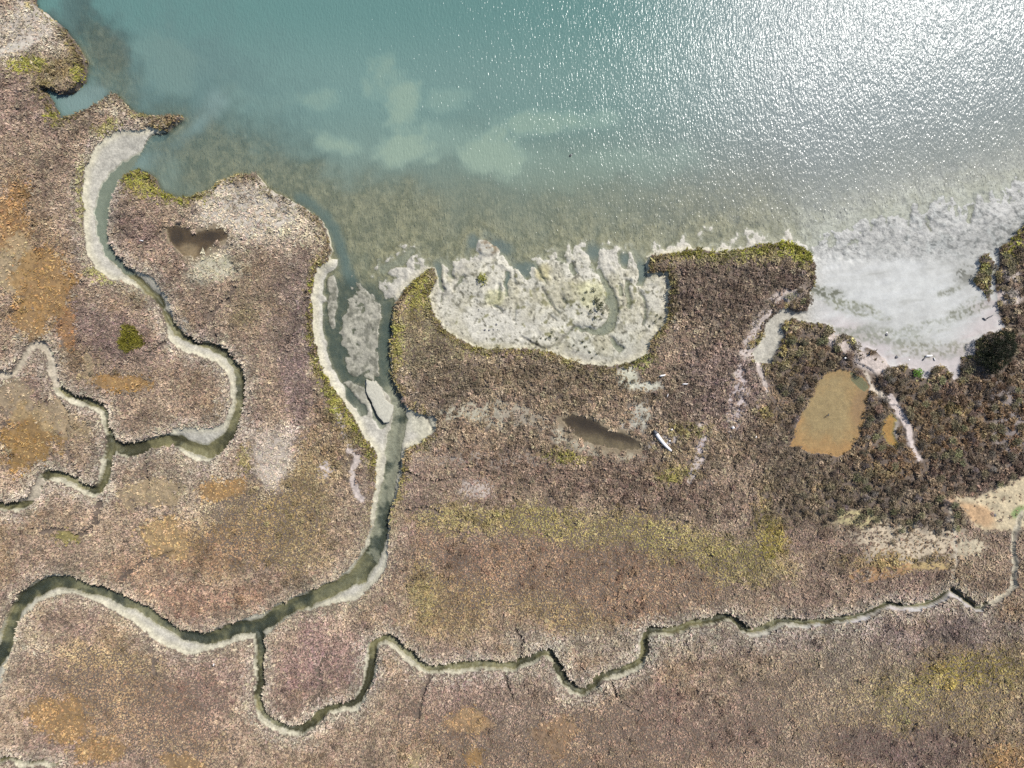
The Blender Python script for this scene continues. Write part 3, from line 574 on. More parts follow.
def tag(o, label=None, cat=None, group=None, kind=None):
    if label: o['label'] = label
    if cat: o['category'] = cat
    if group: o['group'] = group
    if kind: o['kind'] = kind
    return o

def axis(n0, n1, step, far):
    a = list(np.arange(n0, n1 + 1e-6, step)); d = step*2; lo = [a[0]]; hi = [a[-1]]
    while lo[-1] > n0 - far: lo.append(lo[-1] - d); hi.append(hi[-1] + d); d *= 1.5
    return np.array(lo[:0:-1] + a + hi[1:])
def sheet(name, xs, ys, zf):
    X, Y = np.meshgrid(xs, ys); V = np.stack([wx(X), wy(Y), zf], -1).reshape(-1, 3)
    h, w = X.shape; i = np.arange(h*w).reshape(h, w)
    F = np.stack([i[:-1, :-1], i[1:, :-1], i[1:, 1:], i[:-1, 1:]], -1).reshape(-1, 4)
    return mesh_from(name, V, F, 4)
def sample(A, X, Y):
    i = np.clip(np.rint(X + M).astype(int), 0, GW - 1); j = np.clip(np.rint(Y + M).astype(int), 0, GH - 1)
    return A[j, i]

# ------------------------------------------------------------------ ground
xs = axis(-M, 1024 + M - 1, 1, 20000); ys = axis(-M, 768 + M - 1, 1, 20000)
X, Y = np.meshgrid(xs, ys)
gz = sample(Z, X, Y)
me = sheet('marsh_ground', xs, ys, gz)
# beyond the surveyed margin: the same marsh, its ground showing the plants' colour
def fold(v, n): return n - 1 - np.abs((v % (2*n - 2)) - (n - 1))
FX = fold(X + M, GW) - M; FY = fold(Y + M, GH) - M
away = np.clip(np.maximum.reduce([-90 - X, X - 1114, -90 - Y, Y - 858])/8, 0, 1)[..., None]
land = (sample(VEG.astype(np.float32), X, Y) > .5)[..., None]
gcol = sample(ground_lin, X, Y)
gcol = np.where(land, gcol*(1 - away) + (lin(sample(P_, FX, FY))/2.6)*(.8 + .5*np.random.default_rng(3).random(X.shape)[..., None])*away, gcol)
color_attr(me, 'Col', gcol.reshape(-1, 3))
wetf = np.clip(sstep(0.45, 0.0, Z)*bare_c + 0.25*bare_c*sstep(780, 840, PX), 0, 1)
float_attr(me, 'Wet', sample(wetf, X, Y)); float_attr(me, 'Grain', sample(1 - .75*SM*bare_c, X, Y))
me.polygons.foreach_set('use_smooth', np.ones(len(me.polygons), bool))
tag(link('ground', me, ground_material()), kind='structure')

# ------------------------------------------------------------------ water of the bay and creeks
xs = axis(-M, 1024 + M - 2, 2, 20000); ys = axis(-M, 768 + M - 2, 2, 20000)
X, Y = np.meshgrid(xs, ys)
up_s = up
depth = np.maximum(-blur(Z, 2), 0)
turb = 0.10 + 0.88*(1 - np.exp(-1.3*depth))
sc_ = full((128,159,151))
sc_ = mix(sc_, (106,146,140), sstep(90, 0, PY)*sstep(900, 600, PX)*.8)
sc_ = mix(sc_, (152,166,150), sstep(90, 225, PY))
sc_ = mix(sc_, (112,138,134), ell(180,90,110,70,20,.7)*.7)
sc_ = mix(sc_, (98,118,114), np.maximum(ell(75,15,26,26), ell(110,50,16,30,-30))*.6)
sc_ = mix(sc_, (160,167,168), sstep(560, 820, PX)*.8); sc_ = mix(sc_, (184,186,184), sstep(780, 860, PX)*sstep(-60, -5, up))  # greyer to the right: glint and sky sheen put into the water colour
turb = turb*(1 - .3*shelf)*(1 - .12*sstep(150, 215, PY))
turb = turb*(1 - .5*sstep(760, 840, PX)*sstep(-45, 0, up_s))
# clouds of stirred-up silt
plume = np.zeros((GH, GW), np.float32)
for cx, cy, rx, ry, a, s in [(385,75,18,20,0,.6),(402,108,16,28,-12,.95),(405,150,26,14,0,1),(335,142,22,8,12,.9),(492,155,24,18,0,.95),(545,120,40,11,-5,.75),(600,118,24,8,0,.4),(318,98,16,10,0,.5),(445,98,20,10,0,.4),(640,160,50,16,0,.35),(440,135,40,14,0,.3),(230,110,50,22,0,.2),(160,60,40,22,30,.22),(560,170,60,20,0,.3)]:
    plume = np.maximum(plume, s*sstep(.1, 1.0, ell(cx, cy, rx*1.15, ry*1.15, a, .8) + .9*fbm(PX + .5*PY, PY, 26, 5, 57, .65)*ell(cx, cy, rx*1.6, ry*1.6, a, .6)))
turb = np.clip(turb + 0.4*plume, 0, .97)
sc_ = mix(sc_, (168,186,162), plume*.62)
stream = np.maximum(sstep(9, -6, line_field(wl([(215,100),(200,122),(180,140),(158,152),(138,162)], 9, 6))[0]), ell(92,90,14,10))
stream = np.maximum(blur(stream, 3)*(.8 + .5*EN1), 1.1*ell(80,101,24,14,-20,.4)); sc_ = mix(sc_, (142,166,160), stream*.8); turb = np.maximum(turb, 0.8*np.clip(stream, 0, 1))
inlet = sstep(5, -6, 3*EN1 + line_field(wl([(300,196),(322,212),(336,232),(342,255),(350,282)], 7, 7))[0])
sc_ = mix(sc_, (118,138,130), inlet); turb = np.maximum(turb, inlet*.7)
for cx, cy, rx, ry in [(472,240,7,9),(502,247,16,8),(524,268,14,9),(594,250,8,9),(641,270,6,12),(625,258,5,6),(508,280,5,12),(438,272,5,12)]:
    w = ell(cx, cy, rx, ry, 0, .5); sc_ = mix(sc_, (128,146,140), w); turb = np.maximum(turb, w*.55)
creekw = (in_creek | low)
sc_ = np.where(creekw[..., None] & (stream < .3)[..., None], np.asarray((140,134,102), np.float32), sc_)
sc_ = np.where(((PY > 300) & (est > .5))[..., None], np.asarray((98,112,104), np.float32), sc_)
turb = np.where((creekw | ((PY > 300) & (est > .5))) & (stream < .3), 0.07 + 0.25*np.clip(depth*2, 0, 1) + .3*blur(throat, 3)*(PY > 290), turb)
thr_w = blur(throat, 3)*sstep(268, 290, PY + 6*n_mid)*(~low)
sc_ = mix(sc_, (86,104,98), thr_w*1.0); turb = np.maximum(turb, thr_w*(.45 + .2*np.clip(depth*4, 0, 1))*(depth > .01))
upper = creekw & (PX < 180) & (PY < 275) & (PX > 80)
sc_ = np.where(upper[..., None], np.asarray((150,162,144), np.float32), sc_); turb = np.where(upper, .5, turb)
turb = blur(turb, 1)
wave = np.where(creekw | (PY > 300), 0.05, 1.0); wave = blur(wave*sstep(-0.02, -0.15, blur(Z, 3)) , 4)
wave = np.maximum(wave, 0.04)
me = sheet('bay_water', xs, ys, np.zeros_like(X))
color_attr(me, 'Scatter', np.clip(lin(sample(sc_, X, Y))/K_G, 0, .6).reshape(-1, 3))
float_attr(me, 'Turb', sample(turb, X, Y)); float_attr(me, 'Wave', sample(wave, X, Y))
tag(link('water', me, water_material('bay_water')), kind='structure')

for nm, zz, scat, tb in (('orange', .985, (188,162,112), .3), ('yellow', .985, (186,156,96), .2), ('dark', .985, (84,74,54), .22), ('heart', .985, (92,80,60), .12)):
    p = np.array(PONDS[nm]); c = p.mean(0); p = c + (p - c)*1.06 + np.sign(p - c)*1.0
    me = bpy.data.meshes.new('pool_water'); me.from_pydata([(float(wx(a)), float(wy(b)), zz) for a, b in p[::-1]], [], [tuple(range(len(p)))]); me.update()
    tag(link('pond' if nm == 'orange' else 'pool', me, water_material(nm + '_pool_water', False, tuple(lin(scat)/K_G), tb)), kind='structure')

# ------------------------------------------------------------------ plants
def tufts(px, py, rad, colr, nb, flat=(12, 75), hgt=1.0):
    """leafy tufts of nb blades each, as triangle soup: V, F, C"""
    n = len(px); z = sample(Z, px, py)
    az = rng.random((n, nb))*2*np.pi; el = np.radians(flat[0] + (flat[1] - flat[0])*rng.random((n, nb)))
    Ln = rad[:, None]*(0.65 + 0.7*rng.random((n, nb)))
    off = rad[:, None]*0.5*np.sqrt(rng.random((n, nb))); oa = rng.random((n, nb))*2*np.pi
    bx = wx(px)[:, None] + off*np.cos(oa); by = wy(py)[:, None] + off*np.sin(oa); bz = z[:, None] + 0.02 + 0.25*rad[:, None]*rng.random((n, nb))
    dx, dy, dz = np.cos(az)*np.cos(el), np.sin(az)*np.cos(el), np.sin(el)*hgt
    w = Ln*0.26; tw = rng.random((n, nb))*0.8 - 0.4
    sx, sy, sz = -np.sin(az)*np.cos(tw), np.cos(az)*np.cos(tw), np.sin(tw)
    V = np.empty((n, nb, 3, 3), np.float32)
    V[..., 0, 0] = bx - sx*w; V[..., 0, 1] = by - sy*w; V[..., 0, 2] = bz - sz*w
    V[..., 1, 0] = bx + sx*w; V[..., 1, 1] = by + sy*w; V[..., 1, 2] = bz + sz*w
    V[..., 2, 0] = bx + dx*Ln; V[..., 2, 1] = by + dy*Ln; V[..., 2, 2] = bz + dz*Ln
    C = colr[:, None, :]*(0.85 + 0.30*rng.random((n, nb, 1)))
    C = np.repeat(C[:, :, None, :], 3, 2)
    return V.reshape(-1, 3), C.reshape(-1, 3)

def domes(px, py, rad, colr, nl, leaf=0.24, hf=0.75):
    """rounded shrubs: leaf triangles over a lumpy dome"""
    n = len(px); z = sample(Z, px, py)
    u = rng.random((n, nl)); th = rng.random((n, nl))*2*np.pi
    ce = u**0.8; se = np.sqrt(np.clip(1 - ce*ce, 0, 1))
    lump = 1 + 0.28*np.sin(th*3 + rng.random((n, 1))*6) * se + 0.22*(rng.random((n, nl)) - .5)
    cx = wx(px)[:, None] + rad[:, None]*se*np.cos(th)*lump; cy = wy(py)[:, None] + rad[:, None]*se*np.sin(th)*lump
    cz = z[:, None] + rad[:, None]*hf*2*(0.12 + 0.6*ce)*lump
    q = rng.normal(size=(n, nl, 3, 3)); q *= (leaf*(0.6 + .8*rng.random((n, nl))))[..., None, None]*0.62
    q[..., 2] *= 0.7
    V = np.stack([cx, cy, cz], -1)[:, :, None, :] + q
    C = colr[:, None, :]*(0.65 + 0.7*rng.random((n, nl, 1)))
    C = np.repeat(C[:, :, None, :], 3, 2)
    return V.reshape(-1, 3), C.reshape(-1, 3)

OKV = (VEG & ~anyp & ~HARD & (rill_d > 0.35)).astype(np.float32)
def scatter(step, prob, jit=0.5, lo=-92, hi_x=1116, hi_y=860):
    gx, gy = np.meshgrid(np.arange(lo, hi_x, step), np.arange(lo, hi_y, step))
    gx = gx.ravel() + step*(rng.random(gx.size) - .5)*2*jit; gy = gy.ravel() + step*(rng.random(gy.size) - .5)*2*jit
    k = (rng.random(gx.size) < sample(prob, gx + 2.5*rng.normal(size=gx.size), gy + 2.5*rng.normal(size=gx.size))) & (sample(OKV, gx, gy) > 0)
    return gx[k], gy[k]
CLUMP = 1.1*fbm(PX, PY, 10, 3, 61, .6) + .7*fbm(PX, PY, 34, 3, 62, .6)
def plant_colour(px, py, jit=0.095):
    sg = 3.2
    c = sample(P_, px + sg*rng.normal(size=len(px)), py + sg*rng.normal(size=len(px)))
    l = c.mean(1, keepdims=True); u = rng.random((len(px), 1))
    c = np.where(u < .24, .72*c + .28*np.array((204, 186, 152)), np.where(u > .86, .72*c + .28*np.array((100, 82, 66)), c))
    c = lin(np.clip(l + 1.0*(c - l), 0, 255))/K_P
    b = 1 + jit*rng.normal(size=(len(px), 1)) + 0.47*sample(CLUMP, px, py)[:, None]; h = 1 + 0.03*rng.normal(size=(len(px), 3))
    return np.clip(c*np.clip(b, .5, 1.7)*h, 0.01, .6)
def soup(name, V, C, m):
    F = np.arange(len(V), dtype=np.int32).reshape(-1, 3)
    me = mesh_from(name, V, F, 3); color_attr(me, 'Col', C); return link(name, me, m)

scrub_mat = plant_material('scrub_leaves')
# low saltmarsh scrub over the whole marsh
nearbay = (1 - sstep(4, 11, d_bay))*(PY < 480)
cover = np.clip(DP_, 0, 1)*(1 - .75*big)*(1 - .35*midsz)
FIELD = np.maximum.reduce([ell(580,565,180,60,3,.3), ell(880,700,160,60,-6,.3), ell(130,700,110,50,20,.3), ell(580,735,180,40,0,.3), ell(270,520,60,50,0,.3)])
x, y = scatter(1.8, cover)
edgep = sample(nearbay*sstep(10, 3, d_in), x, y) > rng.random(len(x))
r = S*(1.35 + 0.7*rng.random(len(x)) + 1.2*(rng.random(len(x)) < .10))*np.where(sample(D_, x, y) < .5, .8, 1.0)*(1 - .30*sample(FIELD, x, y))*.95
c = plant_colour(x, y)
V, C = tufts(x[~edgep], y[~edgep], r[~edgep], c[~edgep], 8, (8, 62), .85)
tag(soup('saltmarsh_scrub', V, C, scrub_mat), 'low grey brown scrub covering the marsh between the creeks', 'scrub', kind='stuff')
V, C = tufts(x[edgep], y[edgep], r[edgep]*1.1, c[edgep], 10, (25, 80), 1.2)
tag(soup('shore_grass', V, C, scrub_mat), 'yellow green grass fringing the marsh along the open shore', 'grass', kind='stuff')
# knee-high bushes of the middle band
midsz = np.maximum(midsz, .40*sstep(-.05, .35, fbm(PX, PY, 30, 4, 36, .6))*(1 - .6*FIELD)*sstep(4, 9, d_in))
x, y = scatter(4.4, midsz*np.clip(D_, 0, 1)*(1 - big)*.75)
r = S*(1.7 + 1.7*rng.random(len(x)))
V, C = domes(x, y, r, plant_colour(x, y, .2)*.86, 46, .20)
tag(soup('heath_scrub', V, C, scrub_mat), 'clumpy brown scrub between the white mudflat and the olive field', 'scrub', kind='stuff')
# the thicket by the beach: larger shrubs one by one, the rest as a mass
x, y = scatter(5.6, big*(dist_to(HARD, 6) > 3.2)*np.clip(D_*1.1, 0, 1)*.95, .6)
ok = ~((np.hypot((x - 988)/22, (y - 352)/25) < 1) | (np.hypot(x - 914, y - 373) < 13))
x, y = x[ok], y[ok]
r = S*(2.2 + 3.0*rng.random(len(x))**1.6)*np.where(sample(d_in, x, y) < 14, 1.1, .95)
inframe = (x > 2) & (x < 1020) & (y > 2) & (y < 764)
ptch = np.clip(plant_colour(x, y, .25)*.84, .01, .5)
order = np.argsort(-np.where(inframe, r, 0))
solo = np.zeros(len(x), bool); solo[order[:230]] = True
V, C = domes(x[~solo], y[~solo], r[~solo], ptch[~solo], 80, .21)
tag(soup('thicket_scrub', V, C, scrub_mat), 'dense dark brown scrub filling the thicket round the orange pond', 'scrub', kind='stuff')

def shrub_mesh(name, radius, nl, leaf, hf, m, color=(.1, .08, .06), lumps=5, seed=0):
    """a shrub about the origin: forked stems and leaves gathered in several lumps"""
    g = np.random.default_rng(seed)
    cen = []
    for k in range(lumps):
        a = k*2*np.pi/lumps + g.random()*.9; rr = radius*(.25 + .4*g.random())
        cen.append((rr*math.cos(a), rr*math.sin(a), radius*hf*(.55 + .5*g.random()), radius*(.36 + .22*g.random())))
    cen.append((0, 0, radius*hf*1.0, radius*.55))
    cen = np.array(cen); k = g.integers(0, len(cen), nl); cc = cen[k]
    d = g.normal(size=(nl, 3)); d /= np.linalg.norm(d, axis=1)[:, None]; d[:, 2] = np.abs(d[:, 2])*1.0 - .25*g.random(nl)
    p = cc[:, :3] + d*cc[:, 3:4]*(0.75 + .35*g.random((nl, 1))); p[:, 2] = np.maximum(p[:, 2], .05)
    q = g.normal(size=(nl, 3, 3))*leaf*.62; q[..., 2] *= .7
    V = (p[:, None, :] + q*(0.6 + .8*g.random((nl, 1, 1)))).reshape(-1, 3)
    C = np.asarray(color)*(0.6 + .8*g.random((nl, 1)))*(0.8 + .4*g.random(len(cen)))[k][:, None]
    C = np.repeat(C, 3, 0)
    # stems
    SV, SF = [], []
    for cx, cy, cz, cr in cen:
        w = .035*radius; b = len(SV)
        for zz, ww, fx in ((-.1, w, 0), (cz, w*.4, 1)):
            for t_ in range(4): SV.append((cx*fx + ww*math.cos(t_*1.571), cy*fx + ww*math.sin(t_*1.571), zz))
        for t_ in range(4):
            n_ = (t_ + 1) % 4; SF += [(b + t_, b + n_, b + 4 + n_), (b + t_, b + 4 + n_, b + 4 + t_)]
    n0 = len(V); V = np.vstack([V, np.array(SV)]); F = np.vstack([np.arange(n0).reshape(-1, 3), np.array(SF) + n0])
    C = np.vstack([C, np.tile([.09, .07, .055], (len(SV), 1))])
    me = mesh_from(name, V, F, 3); color_attr(me, 'Col', C); me.materials.append(m); return me

vary_mat = plant_material('shrub_leaves', vary=True)
kinds = [shrub_mesh('shrub', 1.0, 230, .17, .8, vary_mat, c_, 4 + s_ % 4, s_) for s_, c_ in enumerate([(.104,.076,.052),(.088,.068,.05),(.118,.082,.053),(.086,.079,.045),(.098,.08,.07),(.068,.052,.043),(.124,.106,.058)])]
ZONES = [
 (lambda a, b: b < 350 and a < 872 , 'dark brown shrub in the thicket between the pale inlet, beach and orange pond', 'shrubs between the pale inlet and the pond'),
 (lambda a, b: a < 880, 'brown shrub in the thicket close around the orange pond', 'shrubs around the orange pond'),
 (lambda a, b: b < 330, 'brown shrub on the rise east of the pale grey beach', 'shrubs east of the beach'),
 (lambda a, b: b < 430, 'dark brown shrub in the thicket inland of the pale grey beach', 'shrubs inland of the beach'),
 (lambda a, b: True, 'dark shrub in the thicket between the small yellow pool and the tan sand flat', 'shrubs near the yellow pool'),
]
first = {}
for i in np.nonzero(solo)[0]:
    k = int(rng.integers(0, len(kinds)))
    if sample(P_, x[i:i+1], y[i:i+1])[0, 1] > 100 and rng.random() < .5: k = 6
    if k not in first: o = first[k] = link('shrub', kinds[k])
    else: o = first[k].copy(); COL.objects.link(o)
    s = float(r[i]); o.location = (float(wx(x[i])), float(wy(y[i])), float(sample(Z, x[i:i+1], y[i:i+1])[0])); o.scale = (s, s, s*.9*(0.8 + .5*rng.random())); o.rotation_euler = (0, 0, float(rng.random()*6.28))
    for f, lab, grp in ZONES:
        if f(x[i], y[i]): tag(o, lab, 'shrub', grp); break

def zat(a, b): return float(sample(Z, np.array([a], float), np.array([b], float))[0])
def place(o, a, b, dz=0.0, rz=0.0):
    o.location = (float(wx(a)), float(wy(b)), zat(a, b) + dz); o.rotation_euler = (0, 0, rz); return o

# the one dark tree at the edge of the beach
tree = bpy.data.objects.new('tree', None); COL.objects.link(tree); place(tree, 985.5, 353); tree.scale = (.86, .9, .85)
tag(tree, 'broad almost black green tree at the edge of the pale beach', 'tree')
dark_mat = plant_material('dark_leaves')
g = np.random.default_rng(5)
TV, TC = [], []
lobes = [(-2.3,-1.2,1.5,1.25),(-1.7,.4,1.7,1.3),(-.4,2.2,1.7,1.35),(1.1,2.6,1.9,1.45),(2.6,2.7,1.7,1.25),(2.9,1.2,1.8,1.2),(1.6,.6,2.4,1.7),(0,.2,2.5,1.8),(-1.0,-1.6,1.9,1.5),(.6,-1.6,2.0,1.5),(1.9,-.9,1.9,1.3),(-.6,-2.9,1.5,1.15),(.3,-3.1,1.3,1.0),(-2.7,1.9,1.0,.65),(-1.7,2.6,.9,.6)]
for a, b, h, rr in lobes:
    n = int(520*rr*rr)
    d = g.normal(size=(n, 3)); d /= np.linalg.norm(d, axis=1)[:, None]; d[:, 2] = np.abs(d[:, 2]) - .3*g.random(n)
    p = np.array([a, b, h]) + d*rr*(.78 + .34*g.random((n, 1)))
    q = g.normal(size=(n, 3, 3))*.085
    TV.append((p[:, None, :] + q).reshape(-1, 3)); TC.append(np.repeat(np.array([[.010, .0125, .0045]])*(.5 + 1.1*g.random((n, 1)))*(.8 + .5*g.random()), 3, 0))
TV = np.vstack(TV); me = mesh_from('crown', TV, np.arange(len(TV)).reshape(-1, 3), 3); color_attr(me, 'Col', np.vstack(TC)); link('crown', me, dark_mat, tree)

def tube(pts, rads, seg=8, cap=True):
    V, F = [], []
    P = [Vector(p) for p in pts]
    for i, p in enumerate(P):
        dr = (P[min(i + 1, len(P) - 1)] - P[max(i - 1, 0)]).normalized()
        u = dr.cross(Vector((0, 0, 1)) if abs(dr.z) < .9 else Vector((1, 0, 0))).normalized(); v = dr.cross(u)
        for k in range(seg):
            a = 2*math.pi*k/seg; V.append(p + (u*math.cos(a) + v*math.sin(a))*rads[i])
    for i in range(len(P) - 1):
        for k in range(seg):
            a = i*seg + k; b = i*seg + (k + 1) % seg; F.append((a, b, b + seg, a + seg))
    if cap: F.append(tuple(range(seg - 1, -1, -1))); F.append(tuple(range((len(P) - 1)*seg, len(P)*seg)))
    return [tuple(v) for v in V], F
def merge(parts):
    V, F = [], []
    for v, f in parts:
        b = len(V); V += v; F += [tuple(i + b for i in q) for q in f]
    return V, F
def pymesh(name, vf, m, smooth=True):
    me = bpy.data.meshes.new(name); me.from_pydata(vf[0], [], vf[1]); me.update(); me.materials.append(m)
    if smooth:
        for p in me.polygons: p.use_smooth = True
    return me

bark = plain_material('bark', (.09, .075, .06), .9)
br = [tube([(0,0,-.4),(.05,.02,.5),(.1,.05,1.2)], [.24,.19,.14])]
for a, b, h, rr in lobes[:13]: br.append(tube([(.1,.05,1.0),(a*.5,b*.5,h*.8),(a*.9,b*.9,h+.3)], [.11,.07,.03], 6))
link('trunk', pymesh('trunk', merge(br), bark), None, tree)

def plantling(name, a, b, radius, color, label, cat, nl=260, leaf=.15, hf=.7, seed=1, squash=1.0, group=None):
    me = shrub_mesh(name, radius, nl, leaf, hf, scrub_mat, color, 6, seed)
    o = place(link(name, me), a, b); o.scale = (1, squash, 1); return tag(o, label, cat, group)
plantling('shrub', 913.5, 372.5, .95, (.085,.165,.022), 'bright green rounded shrub at the lower edge of the pale beach', 'shrub', 420, .13, .8, 3)
plantling('grass_clump', 482.5, 278, .85, (.17,.165,.035), 'yellow green tuft alone on a lump of the white mudflat', 'grass clump', 300, .15, .6, 4, 1.35)
# the round olive cushion in the left-hand marsh
cm = mesh_from
n = 150; a_ = rng.random(n)*6.283; q_ = np.sqrt(rng.random(n)); lob = 1 + .16*np.sin(3*a_ + 1) + .1*np.sin(5*a_)
cx_ = 132.6 + 11.0*q_*np.cos(a_)*lob; cy_ = 339 + 12.0*q_*np.sin(a_)*lob
cc_ = np.clip(lin(mix(np.broadcast_to(np.array((128,122,44), np.float32), (n, 3)), (150,140,80), (q_ > .75)*.7*(rng.random(n)) + 0*q_))/1.75*(1 + .2*rng.normal(size=(n, 1))), .01, .4)
V, C = tufts(cx_, cy_, np.full(n, .5), cc_, 26, (15, 80))
o = soup('sedge_cushion', V - np.array([wx(132.6), wy(339), 1.0]), C, scrub_mat); o.location = (float(wx(132.6)), float(wy(339)), 1.0)
tag(o, 'round olive green cushion of sedge in the marsh left of the winding creek', 'plant')
D_dummy = None
# small tufts on the white mudflat
tm = [shrub_mesh('mud_tuft', 1.0, 70, .3, .7, scrub_mat, (.06,.062,.03), 4, 40 + s_) for s_ in range(3)]
tf = {}
for i, (a, b, rr) in enumerate([(594,290,.45),(596.5,300,.62),(599,306.5,.7),(590.5,312,.4),(595,318,.36),(584,299,.3),(588,306,.24),(586,292,.28),(602,303,.3),(582,313,.2),(603,313,.26),(601,319,.24),(592,325,.2),(550,337,.34),(546,339,.22),(557,338,.34),(541,338,.18),(552,332,.2),(585,347,.2),(583,342,.28),(590,352,.22),(578,350,.22),(592,358,.2),(597,354,.22),(604,349,.2),(574,345,.2),(657,315,.24),(655,322,.28),(661,318,.3),(650,326,.22),(569,346,.18),(537,341,.16)]):
    k = i % 3
    if k not in tf: o = tf[k] = link('mud_tuft', tm[k])
    else: o = tf[k].copy(); COL.objects.link(o)
    place(o, a, b, 0, i*1.3); o.scale = (rr, rr, rr)
    if i < 13: tag(o, 'small dark green tuft on the mound left of the curving mudflat gully', 'tuft', 'tufts on the gully mound')
    elif i < 18 or i > 30: tag(o, 'small brown green tuft at the low middle edge of the white mudflat', 'tuft', 'tufts on the low mudflat edge')
    elif i < 26: tag(o, 'tiny dark tuft on the white mud just below the curving gully', 'tuft', 'tufts below the gully')
    else: tag(o, 'small tuft at the right corner of the white mudflat beside dark scrub', 'tuft', 'tufts at the mudflat corner')

# ------------------------------------------------------------------ driftwood, mud block, debris, birds
bleached = plain_material('bleached_wood', (.40, .38, .37), .75, .18, 3, (6, 1, 6))
darkw = plain_material('wet_wood', (.035, .035, .04), .6)
a0 = np.array((655.0, 433.2)); a1 = np.array((670.2, 450.4))
log = []
for k in range(9):
    t_ = k/8; p = a0 + (a1 - a0)*t_ + np.array((-.9, 1.0))*math.sin(t_*math.pi)*.7
    log.append((float(wx(p[0])), float(wy(p[1])), 1.62 - .28*t_))
ox, oy = log[4][0], log[4][1]; zz0 = zat(662, 441) + .12
pts = [(p[0] - ox, p[1] - oy, p[2] - 1.0) for p in log]
parts = [tube(pts, [.30,.31,.30,.29,.27,.26,.24,.22,.17], 10)]
parts.append(tube([pts[0], (pts[0][0] - .22, pts[0][1] - .12, pts[0][2] - .15), (pts[0][0] - .4, pts[0][1] - .1, pts[0][2] - .45)], [.13,.09,.03], 6))
parts.append(tube([pts[5], (pts[5][0] + .25, pts[5][1] + .28, pts[5][2] + .18), (pts[5][0] + .42, pts[5][1] + .5, pts[5][2] + .2)], [.09,.06,.03], 6))
o = link('driftwood_log', pymesh('driftwood_log', merge(parts), bleached)); o.location = (ox, oy, zz0)
p0 = pts[0]; link('dark_end', pymesh('dark_end', tube([(p0[0] + .02, p0[1] - .02, p0[2]), (p0[0] - .22, p0[1] + .30, p0[2] - .02), (p0[0] - .42, p0[1] + .55, p0[2] - .2)], [.33,.30,.16], 9), darkw), None, o)  # dark stub at the upper end of the log
tag(o, 'long bleached white driftwood log lying beside the dark brown pool', 'log')

mb = plain_material('mud_crust', (.225, .212, .168), .85, .34, 2.6)
p = np.array(MUD_BLOCK); c = p.mean(0)
dense = []
for q0, q1 in zip(p, np.roll(p, -1, 0)):
    for k in range(5): dense.append(q0 + (q1 - q0)*k/5 + rng.normal(size=2)*.28)
dense = np.array(dense)[::-1]; nn = len(dense); V = []; F = []
for sc_k, z_ in ((1.02, -.5), (1.0, .45), (.97, .62), (.80, .68), (.5, .70), (.2, .70)):
    for q in dense: V.append((float((q[0] - c[0])*sc_k*S), float(-(q[1] - c[1])*sc_k*S), z_ + (float(rng.normal())*.004 if sc_k < .99 else 0)))
for rr in range(5):
    for k in range(nn): F.append((rr*nn + k, rr*nn + (k + 1) % nn, (rr + 1)*nn + (k + 1) % nn, (rr + 1)*nn + k))
F.append(tuple(range(5*nn, 6*nn)))
o = link('mud_block', pymesh('mud_block', (V, F), mb, False)); o.location = (float(wx(c[0])), float(wy(c[1])), 0)
tag(o, 'pale flat-topped mud block standing in the tidal channel', 'mud block')

def stick(name, a, b, ln, w, ang, m, label, cat, dz=.2, group=None):
    pts = [(-ln/2, 0, 0), (-ln*.2, ln*.03, .03), (ln*.2, -ln*.02, .04), (ln/2, ln*.02, 0)]
    o = link(name, pymesh(name, tube(pts, [w*.8, w, w*.9, w*.5], 7), m)); place(o, a, b, dz, math.radians(ang)); return tag(o, label, cat, group)
def stone(name, a, b, r_, m, label, cat, dz=0.0, group=None, seed=0):
    g = random.Random(seed); V, F = [], []
    for i in range(4):
        for k in range(7):
            ph = i/3*math.pi*.5; rr = r_*math.cos(ph)*(0.8 + .4*g.random()) if i < 3 else r_*.15
            V.append((rr*math.cos(k*.8976)*1.2, rr*math.sin(k*.8976), -.08 + r_*.75*math.sin(ph)))
    for i in range(3):
        for k in range(7): F.append((i*7 + k, i*7 + (k + 1) % 7, (i + 1)*7 + (k + 1) % 7, (i + 1)*7 + k))
    F.append(tuple(range(21, 28)))
    o = link(name, pymesh(name, (V, F), m, False)); place(o, a, b, dz, g.random()*6); return tag(o, label, cat, group)
white = plain_material('sun_bleached_wood', (.42, .40, .38), .7, .15)
stick('driftwood_stick', 661.3, 375.6, 1.0, .16, 14, white, 'short white driftwood stick beside the pale gap below the mudflat', 'driftwood', .42)
stick('driftwood_stick', 684, 384, .95, .12, 4, bleached, 'grey driftwood stick in brown scrub right of the pale gap', 'driftwood', .42)
stick('driftwood_stick', 666.5, 395, .7, .07, 80, bleached, 'thin upright-lying grey stick in scrub below the pale gap', 'driftwood', .42)
stick('driftwood_stick', 927.5, 356, 1.15, .2, 8, white, 'thickest white driftwood piece on the pale beach above the green shrub', 'driftwood', .12)
stick('driftwood_stick', 923, 358.6, .8, .12, 50, darkw, 'dark wet stick beside the white driftwood on the beach', 'driftwood', .1)
stick('driftwood_stick', 933, 359.3, .6, .1, -70, white, 'small white stick right of the thick beach driftwood', 'driftwood', .1)
stick('driftwood_stick', 989, 317, 1.2, .1, 30, darkw, 'longer dark stick at the right end of the pale beach', 'driftwood', .1)
stick('driftwood_stick', 983.5, 319.3, .7, .11, -35, darkw, 'shorter dark stick at the right end of the pale beach', 'driftwood', .1)
stick('driftwood_stick', 773.2, 359.8, .55, .09, -60, white, 'short white stick at the inner end of the pale inlet', 'driftwood', .1)
stick('driftwood_stick', 402.3, 400, .6, .1, -60, white, 'white stick at the channel edge right of the mud block', 'driftwood', .3)
stick('driftwood_stick', 144.2, 241.6, .62, .1, -8, white, 'white stick in scrub left of the heart shaped pool', 'driftwood', .35)
